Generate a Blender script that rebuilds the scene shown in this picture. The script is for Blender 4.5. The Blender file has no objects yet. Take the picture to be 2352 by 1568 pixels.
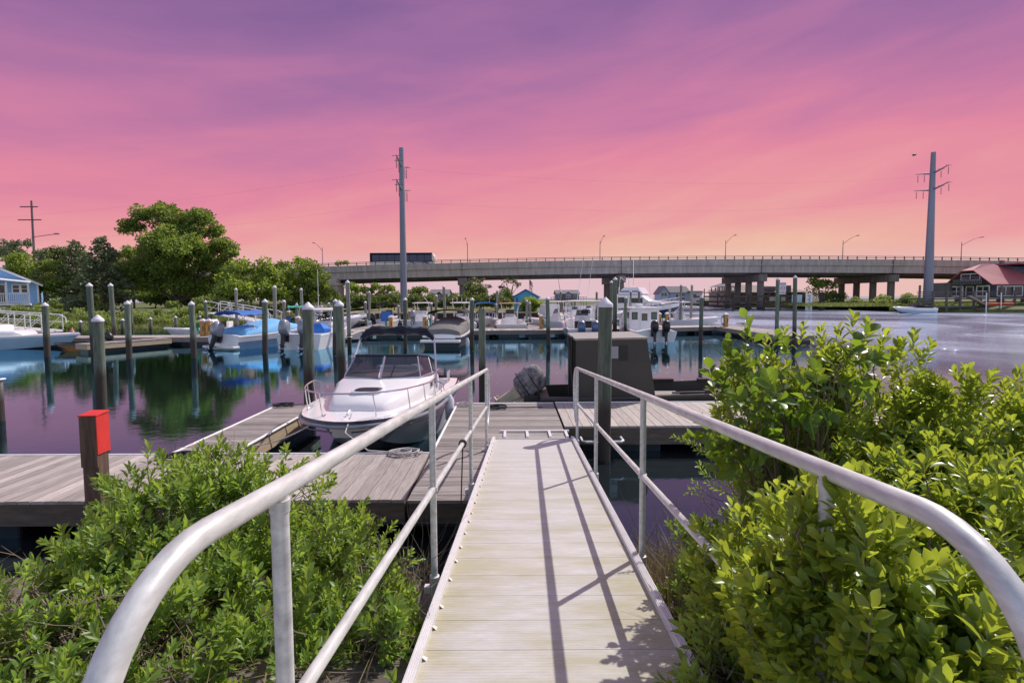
import bpy, math, random
import numpy as np
from mathutils import Matrix, Vector, noise as mnoise
rnd = random.Random(7); rng = np.random.default_rng(11)
sc = bpy.context.scene; C = sc.collection
PI = math.pi; R = math.radians

# ---------------------------------------------------------------- camera
F, CX, CY, PIT, ROL, H = 1180., 1176., 756., R(3.5), R(.3), 2.6
fwd = np.array([0, math.cos(PIT), -math.sin(PIT)]); _u = np.array([0, math.sin(PIT), math.cos(PIT)])
rgt = math.cos(ROL)*np.array([1., 0, 0]) - math.sin(ROL)*_u
upv = math.cos(ROL)*_u + math.sin(ROL)*np.array([1., 0, 0])
CAM = np.array([0, 0, H])
def ray(x, y): return (x-CX)/F*rgt - (y-CY)/F*upv + fwd
def G(x, y, z=0.):                       # point of the plane at height z seen there in the photograph
    d = ray(x, y); return CAM + d*(z-H)/d[2]
def PY(x, y, Y):                         # the same at a known distance Y
    d = ray(x, y); return CAM + d*Y/d[1]
cd = bpy.data.cameras.new('camera'); cam = bpy.data.objects.new('camera', cd); C.objects.link(cam)
cd.sensor_width = 36; cd.lens = F/2352*36; cd.shift_y = -(784-CY)/2352; cd.clip_end = 6000; cd.clip_start = .05
m = Matrix.Identity(4)
for i in range(3): m[i][0] = rgt[i]; m[i][1] = upv[i]; m[i][2] = -fwd[i]; m[i][3] = CAM[i]
cam.matrix_world = m; sc.camera = cam

# ---------------------------------------------------------------- light
SUN = Vector((.635, .66, 1.0)).normalized()
sd = bpy.data.lights.new('sun', 'SUN'); sd.energy = 4.3; sd.angle = R(.5); sd.color = (1, .955, .9)
so = bpy.data.objects.new('sun', sd); C.objects.link(so); so.rotation_euler = SUN.to_track_quat('Z', 'Y').to_euler()
sc.view_settings.view_transform = 'Standard'; sc.view_settings.look = 'None'
sc.view_settings.exposure = 0.0; sc.view_settings.gamma = 1.0

class NT:                                # tiny node helper
    def __init__(s, nt): s.nt = nt; s.nt.nodes.clear()
    def n(s, typ, **k):
        nd = s.nt.nodes.new(typ)
        for a, v in k.items():
            if a.startswith('i_'):
                key = a[2:]; key = int(key) if key.isdigit() else key.replace('_', ' ')
                if isinstance(v, bpy.types.NodeSocket): s.nt.links.new(v, nd.inputs[key])
                else: nd.inputs[key].default_value = v
            else: setattr(nd, a, v)
        return nd
    def math(s, op, a, b=0., c=None, clamp=False):
        nd = s.nt.nodes.new('ShaderNodeMath'); nd.operation = op; nd.use_clamp = clamp
        for i, v in enumerate((a, b, c)):
            if v is None: continue
            if isinstance(v, bpy.types.NodeSocket): s.nt.links.new(v, nd.inputs[i])
            else: nd.inputs[i].default_value = v
        return nd.outputs[0]
    def mix(s, f, a, b, blend='MIX'):
        nd = s.nt.nodes.new('ShaderNodeMix'); nd.data_type = 'RGBA'; nd.blend_type = blend
        for i, v in ((0, f), (6, a), (7, b)):
            if isinstance(v, bpy.types.NodeSocket): s.nt.links.new(v, nd.inputs[i])
            else: nd.inputs[i].default_value = v if i == 0 else (*v[:3], 1)
        return nd.outputs[2]
    def ramp(s, fac, stops, interp='LINEAR'):
        nd = s.nt.nodes.new('ShaderNodeValToRGB'); s.nt.links.new(fac, nd.inputs[0]); cr = nd.color_ramp; cr.interpolation = interp
        while len(cr.elements) < len(stops): cr.elements.new(.5)
        for e, (p, c) in zip(cr.elements, stops): e.position = p; e.color = (*c, 1) if len(c) == 3 else c
        return nd.outputs[0]
    def maprange(s, v, a, b, c=0., d=1., smooth=False):
        nd = s.nt.nodes.new('ShaderNodeMapRange'); nd.clamp = True
        if smooth: nd.interpolation_type = 'SMOOTHSTEP'
        s.nt.links.new(v, nd.inputs[0])
        for i, x in enumerate((a, b, c, d)): nd.inputs[i+1].default_value = x
        return nd.outputs[0]
def srgb(r, g, b):
    f = lambda c: (c/255/12.92) if c/255 <= .04045 else ((c/255+.055)/1.055)**2.4
    return (f(r), f(g), f(b))

w = bpy.data.worlds.new('World'); sc.world = w; w.use_nodes = True
t = NT(w.node_tree)
tc = t.n('ShaderNodeTexCoord'); sep = t.n('ShaderNodeSeparateXYZ', i_0=tc.outputs['Generated'])
X_, Y_, Z_ = sep.outputs
az = t.math('ARCTAN2', X_, Y_)                                   # 0 straight ahead, + to the right
el = t.math('ARCSINE', Z_)
# long soft streaks of high cloud, stretched across the sky and rising to the right
cmb = t.n('ShaderNodeCombineXYZ', i_0=t.math('MULTIPLY', az, 1.6), i_1=t.math('ADD', t.math('MULTIPLY', el, 9.), t.math('MULTIPLY', az, -1.3)), i_2=0.)
n1 = t.n('ShaderNodeTexNoise', i_Vector=cmb.outputs[0], i_Scale=1.15, i_Detail=5., i_Roughness=.52, i_Distortion=.5)
cm2 = t.n('ShaderNodeCombineXYZ', i_0=t.math('MULTIPLY', az, 3.), i_1=t.math('ADD', t.math('MULTIPLY', el, 26.), t.math('MULTIPLY', az, 2.2)), i_2=3.7)
n2 = t.n('ShaderNodeTexNoise', i_Vector=cm2.outputs[0], i_Scale=1.6, i_Detail=6., i_Roughness=.6)
s1 = t.math('SUBTRACT', n1.outputs[0], .5); s2 = t.math('SUBTRACT', n2.outputs[0], .5)
# the glow reaches highest right of centre
g = t.math('MULTIPLY', t.math('SUBTRACT', az, .28), 1.5); glow = t.math('EXPONENT', t.math('MULTIPLY', t.math('MULTIPLY', g, g), -1.))
ee = t.math('SUBTRACT', el, t.math('MULTIPLY', glow, .085))
ee = t.math('ADD', ee, t.math('MULTIPLY', s1, .25)); ee = t.math('ADD', ee, t.math('MULTIPLY', s2, .035))
cm3 = t.n('ShaderNodeCombineXYZ', i_0=t.math('MULTIPLY', az, 5.), i_1=t.math('ADD', t.math('MULTIPLY', el, 15.), t.math('MULTIPLY', az, -2.5)), i_2=9.)
n3 = t.n('ShaderNodeTexNoise', i_Vector=cm3.outputs[0], i_Scale=1.1, i_Detail=6., i_Roughness=.55, i_Distortion=.6)
ee = t.math('ADD', ee, t.math('MULTIPLY', t.math('SUBTRACT', n3.outputs[0], .5), .07))
ee = t.math('ADD', ee, .045)
pos = t.maprange(ee, 0., .75)
P = lambda e: (e+.0)/.75
sky = t.ramp(pos, [(P(0.), srgb(243, 200, 170)), (P(.06), srgb(238, 176, 162)), (P(.13), srgb(236, 153, 160)), (P(.21), srgb(227, 134, 160)),
                   (P(.30), srgb(196, 119, 163)), (P(.40), srgb(160, 106, 160)), (P(.52), srgb(124, 90, 150)), (P(.75), srgb(94, 78, 138))])
sky = t.mix(.07, sky, srgb(205, 175, 190))
low = t.maprange(el, .03, .095, 1., 0., True)                   # pale band on the horizon
sky = t.mix(t.math('MULTIPLY', low, .85), sky, srgb(224, 190, 203))
warm = t.math('MULTIPLY', t.maprange(el, .0, .13, 1., 0., True), t.maprange(az, .3, .75, 0., .5, True))
sky = t.mix(warm, sky, srgb(244, 190, 160))
nish = t.n('ShaderNodeTexSky', sky_type='NISHITA', sun_disc=False, sun_elevation=math.asin(SUN.z), sun_rotation=math.atan2(SUN.x, SUN.y))
day = t.mix(1., nish.outputs[0], (.27, .205, .195), 'MULTIPLY')
front = t.math('MULTIPLY', t.maprange(Y_, -.25, .25, 0., 1., True), t.maprange(el, .62, .95, 1., 0., True))
sky = t.mix(front, day, sky)
bg = t.n('ShaderNodeBackground', i_Color=sky, i_Strength=1.0)
t.n('ShaderNodeOutputWorld', i_Surface=bg.outputs[0])

# ---------------------------------------------------------------- materials
MC = {}
def mat(name, col, rough=.6, metal=0., var=.12, scale=4., stretch=(1, 1, 1), bump=0., tone=.0, col2=None, spec=.5, band=None, coat=0., detail=5.):
    if name in MC: return MC[name]
    mt = bpy.data.materials.new(name); mt.use_nodes = True; t = NT(mt.node_tree); MC[name] = mt
    tc = t.n('ShaderNodeTexCoord'); mp = t.n('ShaderNodeMapping', i_Vector=tc.outputs['Object'], i_Scale=tuple(stretch))
    nz = t.n('ShaderNodeTexNoise', i_Vector=mp.outputs[0], i_Scale=scale, i_Detail=detail, i_Roughness=.62)
    f = t.maprange(nz.outputs[0], .3, .7)
    a = tuple(c*(1-var) for c in col); b = col2 or tuple(min(1, c*(1+var)) for c in col)
    c = t.mix(f, a, b)
    if tone:
        at = t.n('ShaderNodeAttribute', attribute_name='tone')
        v = t.math('ADD', t.math('MULTIPLY', at.outputs['Fac'], tone), 1.)
        cb = t.n('ShaderNodeCombineXYZ', i_0=v, i_1=v, i_2=v)
        c = t.mix(1., c, cb.outputs[0], 'MULTIPLY')
    if band:                                   # tide band: (z0, z1, colour)
        z0, z1, bc = band
        sp = t.n('ShaderNodeSeparateXYZ', i_0=tc.outputs['Object'])
        zz = t.math('ADD', sp.outputs[2], t.math('MULTIPLY', t.math('SUBTRACT', nz.outputs[0], .5), .25))
        c = t.mix(t.maprange(zz, z0, z1, 1., 0.), c, bc)
    bs = t.n('ShaderNodeBsdfPrincipled', i_Base_Color=c, i_Roughness=rough, i_Metallic=metal)
    bs.inputs['Specular IOR Level'].default_value = spec; bs.inputs['Coat Weight'].default_value = coat
    if bump: 
        bp = t.n('ShaderNodeBump', i_Height=nz.outputs[0], i_Strength=bump, i_Distance=.02); t.nt.links.new(bp.outputs[0], bs.inputs['Normal'])
    t.n('ShaderNodeOutputMaterial', i_Surface=bs.outputs[0])
    return mt
def leafmat(name, col, trans, rough=.45, tone=.45, tr=.4, hue=.0):
    if name in MC: return MC[name]
    mt = bpy.data.materials.new(name); mt.use_nodes = True; t = NT(mt.node_tree); MC[name] = mt
    at = t.n('ShaderNodeAttribute', attribute_name='tone')
    v = t.math('ADD', t.math('MULTIPLY', at.outputs['Fac'], tone), 1.)
    cb = t.n('ShaderNodeCombineXYZ', i_0=v, i_1=v, i_2=v)
    c = t.mix(1., col, cb.outputs[0], 'MULTIPLY'); c2 = t.mix(1., trans, cb.outputs[0], 'MULTIPLY')
    old = t.maprange(at.outputs['Fac'], .66, .86, 0., .8); c = t.mix(old, c, (.30, .27, .05)); c2 = t.mix(old, c2, (.55, .45, .06))
    bs = t.n('ShaderNodeBsdfPrincipled', i_Base_Color=c, i_Roughness=rough)
    bs.inputs['Specular IOR Level'].default_value = .45
    tl = t.n('ShaderNodeBsdfTranslucent', i_Color=c2)
    mx = t.n('ShaderNodeMixShader', i_0=tr, i_1=bs.outputs[0], i_2=tl.outputs[0])
    t.n('ShaderNodeOutputMaterial', i_Surface=mx.outputs[0]); return mt
def glassmat(name, col=(.02, .025, .03), alpha=.75, rough=.03):
    if name in MC: return MC[name]
    mt = bpy.data.materials.new(name); mt.use_nodes = True; t = NT(mt.node_tree); MC[name] = mt
    bs = t.n('ShaderNodeBsdfPrincipled', i_Base_Color=(*col, 1), i_Roughness=rough, i_Alpha=alpha)
    t.n('ShaderNodeOutputMaterial', i_Surface=bs.outputs[0]); return mt

M_wood = mat('weathered_deck_wood', (.37, .32, .285), .75, var=.26, scale=3.2, stretch=(14, 1.2, 14), bump=.25, tone=.28)
M_woodx = mat('weathered_deck_wood_crosswise', (.25, .215, .195), .75, var=.34, scale=3.2, stretch=(1.2, 14, 14), bump=.25, tone=.3)
M_woodl = mat('pale_deck_wood', (.40, .35, .31), .75, var=.2, scale=3.2, stretch=(14, 1.2, 14), bump=.2, tone=.14)
M_fascia = mat('dark_treated_timber', (.115, .085, .06), .75, var=.35, scale=2.4, stretch=(1.2, 6, 8), bump=.3, tone=.2)
M_fasciag = mat('grey_treated_timber', (.22, .19, .165), .75, var=.3, scale=2.4, stretch=(1.2, 6, 8), bump=.3, tone=.2)
M_tim = mat('new_timber_beam', (.42, .32, .21), .7, var=.25, scale=2.4, stretch=(8, 1, 8), bump=.2)
M_alu = mat('brushed_aluminium_pipe', (.56, .56, .53), .40, .15, var=.24, scale=11, stretch=(3, .7, 3), bump=.06, spec=.5)
M_alud = mat('stained_aluminium_deck', (.54, .52, .49), .55, .1, var=.1, scale=2.2, tone=.06)
M_aluc = mat('pale_aluminium_trim', (.72, .70, .69), .45, .2, var=.07, scale=8)
M_strip = mat('white_vinyl_strip', (.74, .72, .70), .5, var=.1, scale=6)
M_white = mat('white_gelcoat', (.77, .74, .735), .22, var=.035, scale=1.3, coat=.3)
M_whiteb = mat('cool_white_gelcoat', (.70, .71, .74), .25, var=.05, scale=1.3, coat=.3)
M_cream = mat('cream_gelcoat', (.66, .60, .52), .3, var=.06, scale=1.5)
M_ltblue = mat('pale_blue_gelcoat', (.36, .50, .60), .28, var=.06, scale=1.2, coat=.3)
M_navy = mat('navy_gelcoat', (.012, .02, .05), .18, var=.1, coat=.4)
M_bottom = mat('dark_bottom_paint', (.03, .033, .035), .6, var=.3, scale=5)
M_black = mat('black_plastic', (.018, .018, .02), .35, var=.2)
M_rubber = mat('black_rubber', (.02, .02, .02), .8, var=.3)
M_steel = mat('polished_steel_tube', (.68, .67, .68), .22, .85, var=.05)
M_mblue = mat('blue_canvas', (.035, .13, .42), .8, var=.12, scale=7, bump=.2)
M_sky = mat('light_blue_canvas', (.16, .42, .70), .75, var=.1, scale=5, bump=.3)
M_nc = mat('navy_canvas', (.010, .014, .032), .85, var=.3, scale=8, bump=.4)
M_grc = mat('grey_canvas', (.17, .155, .145), .85, var=.14, scale=4, bump=.3)
M_blk = mat('black_canvas', (.015, .015, .017), .9, var=.3, scale=6, bump=.3)
M_grnc = mat('green_canvas', (.03, .28, .2), .85)
M_silver = mat('silver_grey_cowl', (.26, .28, .31), .3, .2, var=.12, coat=.5)
M_bcowl = mat('blue_grey_cowl', (.06, .11, .22), .25, .1, var=.12, coat=.5)
M_olive = mat('olive_drab_paint', (.050, .045, .036), .6, var=.12, scale=2, bump=.05)
M_tan = mat('dusty_tan_top', (.27, .245, .22), .7, var=.12, scale=3)
M_camo = mat('camouflage_cloth', (.04, .036, .036), .8, var=.0, scale=11, col2=(.36, .33, .33), bump=.5, detail=7)
M_beige = mat('yellowed_beige_paint', (.62, .54, .38), .45, var=.2, scale=6)
M_pile = mat('green_treated_pile', (.125, .150, .108), .85, tone=.28, var=.42, scale=3.2, stretch=(7, 7, .8), bump=.6, band=(.80, 1.12, (.050, .038, .028)))
M_pileg = mat('weathered_grey_pile', (.20, .19, .165), .85, tone=.28, var=.34, scale=3.2, stretch=(7, 7, .8), bump=.6, band=(.45, .85, (.035, .026, .018)))
M_cap = mat('white_pile_cap', (.66, .62, .65), .55, var=.06, scale=5)
M_conc = mat('bridge_concrete', (.37, .33, .305), .85, var=.26, scale=.8, stretch=(2.4, 1, .35), bump=.1, tone=.2)
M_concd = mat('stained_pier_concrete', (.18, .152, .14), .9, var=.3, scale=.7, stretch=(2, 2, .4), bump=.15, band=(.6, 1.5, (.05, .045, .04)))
M_gsteel = mat('weathering_galvanised_steel', (.20, .22, .27), .55, .3, var=.15, scale=.4, stretch=(3, 3, .3))
M_rail = mat('dark_bridge_rail', (.09, .085, .085), .6, .3)
M_lamp = mat('lamp_post_metal', (.20, .17, .19), .5, .4)
M_red = mat('red_paint', (.62, .035, .025), .5, var=.14, scale=8)
M_post = mat('brown_post_timber', (.10, .062, .04), .8, var=.5, scale=3, stretch=(7, 7, .8), bump=.5)
M_yel = mat('ochre_pedestal_timber', (.46, .25, .07), .65, var=.2, scale=3, stretch=(5, 5, 1))
M_pedpale = mat('faded_pedestal_timber', (.42, .30, .24), .65, var=.2, scale=3, stretch=(5, 5, 1))
M_hose = mat('green_hose', (.02, .24, .17), .45)
M_rope = mat('pale_rope', (.45, .42, .40), .9, var=.3, scale=60)
M_ropd = mat('dark_rope', (.03, .03, .035), .9, var=.3, scale=60)
M_bark = mat('tree_bark', (.09, .07, .055), .9, var=.35, scale=5, bump=.5)
M_twig = mat('dry_twig', (.19, .145, .11), .85, var=.3, scale=20)
M_gl = glassmat('boat_window_glass', (.035, .04, .055), .66)
M_glh = glassmat('house_window_glass', (.03, .04, .055), 1., .05)
M_bluew = mat('blue_clapboard', (.24, .47, .80), .7, var=.05, scale=1, tone=.12)
M_trim = mat('white_trim', (.72, .72, .74), .6, var=.05)
M_shin = mat('grey_roof_shingle', (.16, .15, .16), .9, var=.2, scale=3)
M_brn = mat('brown_roof_shingle', (.27, .22, .18), .9, var=.2, scale=2)
M_grw = mat('grey_clapboard', (.20, .20, .21), .8, var=.1)
M_dark = mat('dark_shingle_wall', (.040, .042, .055), .85, var=.35, scale=3)
M_redr = mat('red_metal_roof', (.40, .12, .125), .5, var=.08, scale=1)
M_pale = mat('pale_blue_wall', (.42, .55, .72), .7, var=.05)
M_pier = mat('old_pier_timber', (.11, .10, .095), .9, var=.35, scale=2, tone=.25)
M_bulk = mat('bulkhead_timber', (.055, .045, .035), .9, var=.4, scale=1.2, stretch=(1, 1, 3), tone=.3)

# ---------------------------------------------------------------- mesh building
class MB:
    def __init__(s): s.v = []; s.f = []; s.tn = []; s.mi = []; s.M = None
    def add(s, vs, fs, tone=0., mi=0):
        o = len(s.v)
        if s.M is not None: vs = [tuple(s.M @ Vector(v)) for v in vs]
        s.v += [tuple(v) for v in vs]; s.f += [tuple(o+i for i in f) for f in fs]
        s.tn += [tone]*len(fs); s.mi += (list(mi) if isinstance(mi, (list, tuple)) else [mi]*len(fs)); return s
    def box(s, x0, x1, y0, y1, z0, z1, tone=0., mi=0):
        return s.add([(x0,y0,z0),(x1,y0,z0),(x1,y1,z0),(x0,y1,z0),(x0,y0,z1),(x1,y0,z1),(x1,y1,z1),(x0,y1,z1)],
                     [(0,3,2,1),(4,5,6,7),(0,1,5,4),(1,2,6,5),(2,3,7,6),(3,0,4,7)], tone, mi)
    def hexa(s, p, tone=0., mi=0):           # 8 corners: bottom ring, top ring
        return s.add(p, [(0,3,2,1),(4,5,6,7),(0,1,5,4),(1,2,6,5),(2,3,7,6),(3,0,4,7)], tone, mi)
    def tube(s, pts, r, n=8, caps=True, tone=0., mi=0):
        pts = [Vector(p) for p in pts]; rs = r if isinstance(r, (list, tuple)) else [r]*len(pts)
        vs = []; fs = []; u = None
        for i, p in enumerate(pts):
            d = (pts[min(i+1, len(pts)-1)]-pts[max(i-1, 0)]).normalized()
            if u is None: u = d.orthogonal().normalized()
            else:
                u = (u - d*u.dot(d)); u = u.normalized() if u.length > 1e-6 else d.orthogonal().normalized()
            v = d.cross(u)
            for k in range(n):
                a = 2*PI*k/n; vs.append(p + (u*math.cos(a)+v*math.sin(a))*rs[i])
        for i in range(len(pts)-1):
            for k in range(n): fs.append((i*n+k, i*n+(k+1) % n, (i+1)*n+(k+1) % n, (i+1)*n+k))
        if caps: fs += [tuple(range(n-1, -1, -1)), tuple((len(pts)-1)*n+k for k in range(n))]
        return s.add(vs, fs, tone, mi)
    def lathe(s, prof, n=16, c=(0, 0, 0), tone=0., mi=0):
        vs = []; fs = []
        for r, z in prof:
            for k in range(n): a = 2*PI*k/n; vs.append((c[0]+r*math.cos(a), c[1]+r*math.sin(a), c[2]+z))
        for i in range(len(prof)-1):
            for k in range(n): fs.append((i*n+k, i*n+(k+1) % n, (i+1)*n+(k+1) % n, (i+1)*n+k))
        fs += [tuple(range(n-1, -1, -1)), tuple((len(prof)-1)*n+k for k in range(n))]
        return s.add(vs, fs, tone, mi)
    def loft(s, rings, caps=True, closed=True, tone=0., mi=0):
        n = len(rings[0]); vs = [p for r_ in rings for p in r_]; fs = []
        for i in range(len(rings)-1):
            for k in range(n if closed else n-1): fs.append((i*n+k, i*n+(k+1) % n, (i+1)*n+(k+1) % n, (i+1)*n+k))
        if caps: fs += [tuple(range(n-1, -1, -1)), tuple((len(rings)-1)*n+k for k in range(n))]
        return s.add(vs, fs, tone, mi)
    def prism(s, poly, z0, z1, tone=0., mi=0):
        return s.loft([[(x, y, z0) for x, y in poly], [(x, y, z1) for x, y in poly]], tone=tone, mi=mi)
    def slab(s, poly3, d, tone=0., mi=0):    # 3-D polygon given thickness along vector d
        d = Vector(d); return s.loft([[tuple(p) for p in poly3], [tuple(Vector(p)+d) for p in poly3]], tone=tone, mi=mi)
    def ball(s, c, r, n=10, tone=0., mi=0, jit=0.):
        if not isinstance(r, (tuple, list)): r = (r, r, r)
        rings = []
        for i in range(1, n):
            a = PI*i/n; rings.append([(c[0]+r[0]*math.sin(a)*math.cos(b)*(1+jit*mnoise.noise((i*.7, k*.7, c[0]))), c[1]+r[1]*math.sin(a)*math.sin(b)*(1+jit*mnoise.noise((i*.7, k*.7, c[1]+5))), c[2]-r[2]*math.cos(a)) for k, b in enumerate([2*PI*k/(n+4) for k in range(n+4)])])
        return s.loft(rings, tone=tone, mi=mi)
    def build(s, name, mt, parent=None, smooth=False, bevel=0., ang=38):
        me = bpy.data.meshes.new(name); me.from_pydata(s.v, [], s.f)
        for m_ in (mt if isinstance(mt, (list, tuple)) else [mt]): me.materials.append(m_)
        me.polygons.foreach_set('material_index', s.mi)
        if any(s.tn): a = me.attributes.new('tone', 'FLOAT', 'FACE'); a.data.foreach_set('value', s.tn)
        me.validate(); 
        import bmesh
        b = bmesh.new(); b.from_mesh(me); bmesh.ops.recalc_face_normals(b, faces=b.faces); b.to_mesh(me); b.free()
        if smooth: me.shade_smooth(); me.set_sharp_from_angle(angle=R(ang))
        o = bpy.data.objects.new(name, me); C.objects.link(o)
        if parent: o.parent = parent
        if bevel:
            bv = o.modifiers.new('bevel', 'BEVEL'); bv.width = bevel; bv.segments = 2; bv.limit_method = 'ANGLE'; bv.angle_limit = R(40)
        return o
def tag(o, label, cat, group=None):
    o['label'] = label; o['category'] = cat
    if group: o['group'] = group
    return o
def thing(name, label, cat, loc=(0, 0, 0), rz=0., group=None):
    o = bpy.data.objects.new(name, None); C.objects.link(o); o.location = loc; o.rotation_euler = (0, 0, rz); o.empty_display_size = .2
    return tag(o, label, cat, group)
def struct(name, mb, mt, **k):
    o = mb.build(name, mt, **k); o['kind'] = 'structure'; return o
def npmesh(name, verts, faces, mt, parent=None, tone=None, smooth=False):
    me = bpy.data.meshes.new(name); nv, nf, k = len(verts), len(faces), faces.shape[1]
    me.vertices.add(nv); me.vertices.foreach_set('co', verts.astype(np.float32).ravel())
    me.loops.add(nf*k); me.loops.foreach_set('vertex_index', faces.astype(np.int32).ravel())
    me.polygons.add(nf); me.polygons.foreach_set('loop_start', np.arange(0, nf*k, k, dtype=np.int32))
    me.polygons.foreach_set('loop_total', np.full(nf, k, dtype=np.int32)); me.update(calc_edges=True)
    me.materials.append(mt)
    if tone is not None: a = me.attributes.new('tone', 'FLOAT', 'FACE'); a.data.foreach_set('value', tone.astype(np.float32))
    if smooth: me.shade_smooth()
    o = bpy.data.objects.new(name, me); C.objects.link(o)
    if parent: o.parent = parent
    return o
def unit(a): return a/np.maximum(np.linalg.norm(a, axis=-1, keepdims=True), 1e-9)
def frames(zd, twist=None):              # rotation matrices whose y axis is zd, random roll
    n = len(zd); a = unit(rng.normal(size=(n, 3))); y = unit(zd); x = unit(np.cross(y, a)); z = np.cross(x, y)
    return np.stack([x, y, z], axis=2)
def instance(tv, tf, pos, rot, scl, tone):
    n = len(pos); v = np.einsum('nij,kj->nki', rot, tv)*scl[:, None, None] + pos[:, None, :]
    f = tf[None]+(np.arange(n)*len(tv))[:, None, None]
    return v.reshape(-1, 3), f.reshape(-1, tf.shape[1]), np.repeat(tone, len(tf))
# leaf shapes (y along the leaf)
LQ_V = np.array([[0, 0, 0], [.42, .45, .10], [0, 1, 0], [-.42, .5, .12]], float); LQ_F = np.array([[0, 1, 2, 3]])
def leaf(wid, fold=.12, curl=-.15):
    ys = [0, .22, .5, .78, 1.0]; ws = [.04, .55, 1., .8, .0]; v = []
    for y, q in zip(ys, ws):
        z = curl*y*y; v += [(-wid*q, y, z+fold*q), (0, y, z), (wid*q, y, z+fold*q)]
    f = []
    for i in range(4):
        a = 3*i; f += [(a, a+1, a+4, a+3), (a+1, a+2, a+5, a+4)]
    return np.array(v, float), np.array(f)

# ================================================================ THE SETTING
def watermat():
    mt = bpy.data.materials.new('marina_water'); mt.use_nodes = True; t = NT(mt.node_tree)
    geo = t.n('ShaderNodeNewGeometry'); sp = t.n('ShaderNodeSeparateXYZ', i_0=geo.outputs['Position'])
    mp = t.n('ShaderNodeMapping', i_Vector=geo.outputs['Position'], i_Scale=(1, 1.7, 1))
    a = t.n('ShaderNodeTexNoise', i_Vector=mp.outputs[0], i_Scale=.9, i_Detail=3., i_Roughness=.5)
    b = t.n('ShaderNodeTexNoise', i_Vector=mp.outputs[0], i_Scale=3.6, i_Detail=4., i_Roughness=.6)
    big = t.n('ShaderNodeTexNoise', i_Vector=geo.outputs['Position'], i_Scale=.06, i_Detail=3., i_Roughness=.6, i_Distortion=1.)
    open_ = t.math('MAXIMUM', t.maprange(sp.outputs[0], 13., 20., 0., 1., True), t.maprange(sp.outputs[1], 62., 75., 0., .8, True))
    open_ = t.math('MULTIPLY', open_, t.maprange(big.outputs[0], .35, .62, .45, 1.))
    st = t.math('ADD', t.math('MULTIPLY', open_, .9), .013)
    h = t.math('ADD', t.math('MULTIPLY', a.outputs[0], .55), t.math('MULTIPLY', b.outputs[0], .45))
    bp = t.n('ShaderNodeBump', i_Height=h, i_Strength=st, i_Distance=.28)
    fr = t.n('ShaderNodeFresnel', i_IOR=1.5, i_Normal=bp.outputs[0])
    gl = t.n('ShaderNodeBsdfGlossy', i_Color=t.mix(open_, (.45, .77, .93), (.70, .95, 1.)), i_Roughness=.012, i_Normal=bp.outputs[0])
    df = t.n('ShaderNodeBsdfDiffuse', i_Color=t.mix(open_, (.014, .017, .018), (.44, .47, .57)))  # open water: averaged glitter painted in as a pale silver diffuse colour
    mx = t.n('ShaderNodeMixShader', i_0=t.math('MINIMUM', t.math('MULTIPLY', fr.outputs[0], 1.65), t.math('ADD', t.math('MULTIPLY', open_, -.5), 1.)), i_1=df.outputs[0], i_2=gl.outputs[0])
    t.n('ShaderNodeOutputMaterial', i_Surface=mx.outputs[0]); return mt
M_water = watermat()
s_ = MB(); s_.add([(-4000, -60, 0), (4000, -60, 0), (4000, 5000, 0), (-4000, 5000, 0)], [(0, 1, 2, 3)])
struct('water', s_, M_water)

M_mud = mat('bank_mud', (.085, .07, .055), .95, var=.45, scale=3, bump=.6, col2=(.16, .135, .11))
M_marsh = mat('marsh_ground', (.10, .115, .035), .95, var=.4, scale=.5, bump=.5, col2=(.14, .17, .05))
M_lawn = mat('lawn_grass', (.17, .17, .05), .95, var=.2, scale=.8, bump=.3, col2=(.24, .21, .09))
xs = np.linspace(-14, 16, 70); ys = np.linspace(-3, 6, 40)
prof = lambda y: float(np.interp(y, [-3, .8, 2.4, 3.8, 4.8, 6], [1.12, 1.1, .85, .38, -.08, -.7]))
s_ = MB(); vs = [(x, y, prof(y) + .10*mnoise.noise((x*1.1, y*1.1, 0)) + .04*mnoise.noise((x*5, y*5, 3))) for y in ys for x in xs]
n = len(xs); s_.add(vs, [(j*n+i, j*n+i+1, (j+1)*n+i+1, (j+1)*n+i) for j in range(len(ys)-1) for i in range(n-1)])
struct('near_bank', s_, M_mud, smooth=True)

def land(name, pts, profile, mt, dirv=(0, 1)):
    s_ = MB(); rows = []
    P2 = []
    for (a, b) in zip(pts[:-1], pts[1:]):
        k = max(1, int(math.dist(a, b)/1.5)); P2 += [(a[0]+(b[0]-a[0])*i/k, a[1]+(b[1]-a[1])*i/k) for i in range(k)]
    P2.append(pts[-1]); vs = []
    for d, z in profile:
        for i, (x, y) in enumerate(P2):
            j = .5*mnoise.noise((x*.4, y*.4, d)) if 0 < d < 100 else 0
            vs.append((x+dirv[0]*d, y+dirv[1]*d + (j if d < 3 else 0), z + (.25*j if z > 0 else 0)))
    n = len(P2)
    s_.add(vs, [(r*n+i, r*n+i+1, (r+1)*n+i+1, (r+1)*n+i) for r in range(len(profile)-1) for i in range(n-1)])
    return struct(name, s_, mt, smooth=True)
LB = [tuple(G(x, y)[:2]) for x, y in ((-900, 790), (-100, 772), (180, 767), (420, 764), (600, 760), (645, 750))]
LB += [(-27.5, 59.8)]
land('left_bank', LB, [(0, -.5), (.8, .35), (4, .8), (14, 1.2), (60, 1.5), (400, 1.5)], M_marsh)
land('lawn_bank', [(-27.6, 60.05), (-8, 60.05), (4.5, 60.05)], [(0, .93), (8, 1.0), (60, 1.1)], M_lawn)
land('island_bank', [(4.4, 60.), (6.5, 63), (7, 70)], [(0, -.4), (1, .9), (12, 1.0), (40, .6)], M_marsh, (-.4, 1))
land('far_marsh', [(-300, 175), (-40, 172), (20, 178), (60, 172), (300, 175)], [(0, -.2), (3, .3), (600, .45)], M_marsh)
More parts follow.
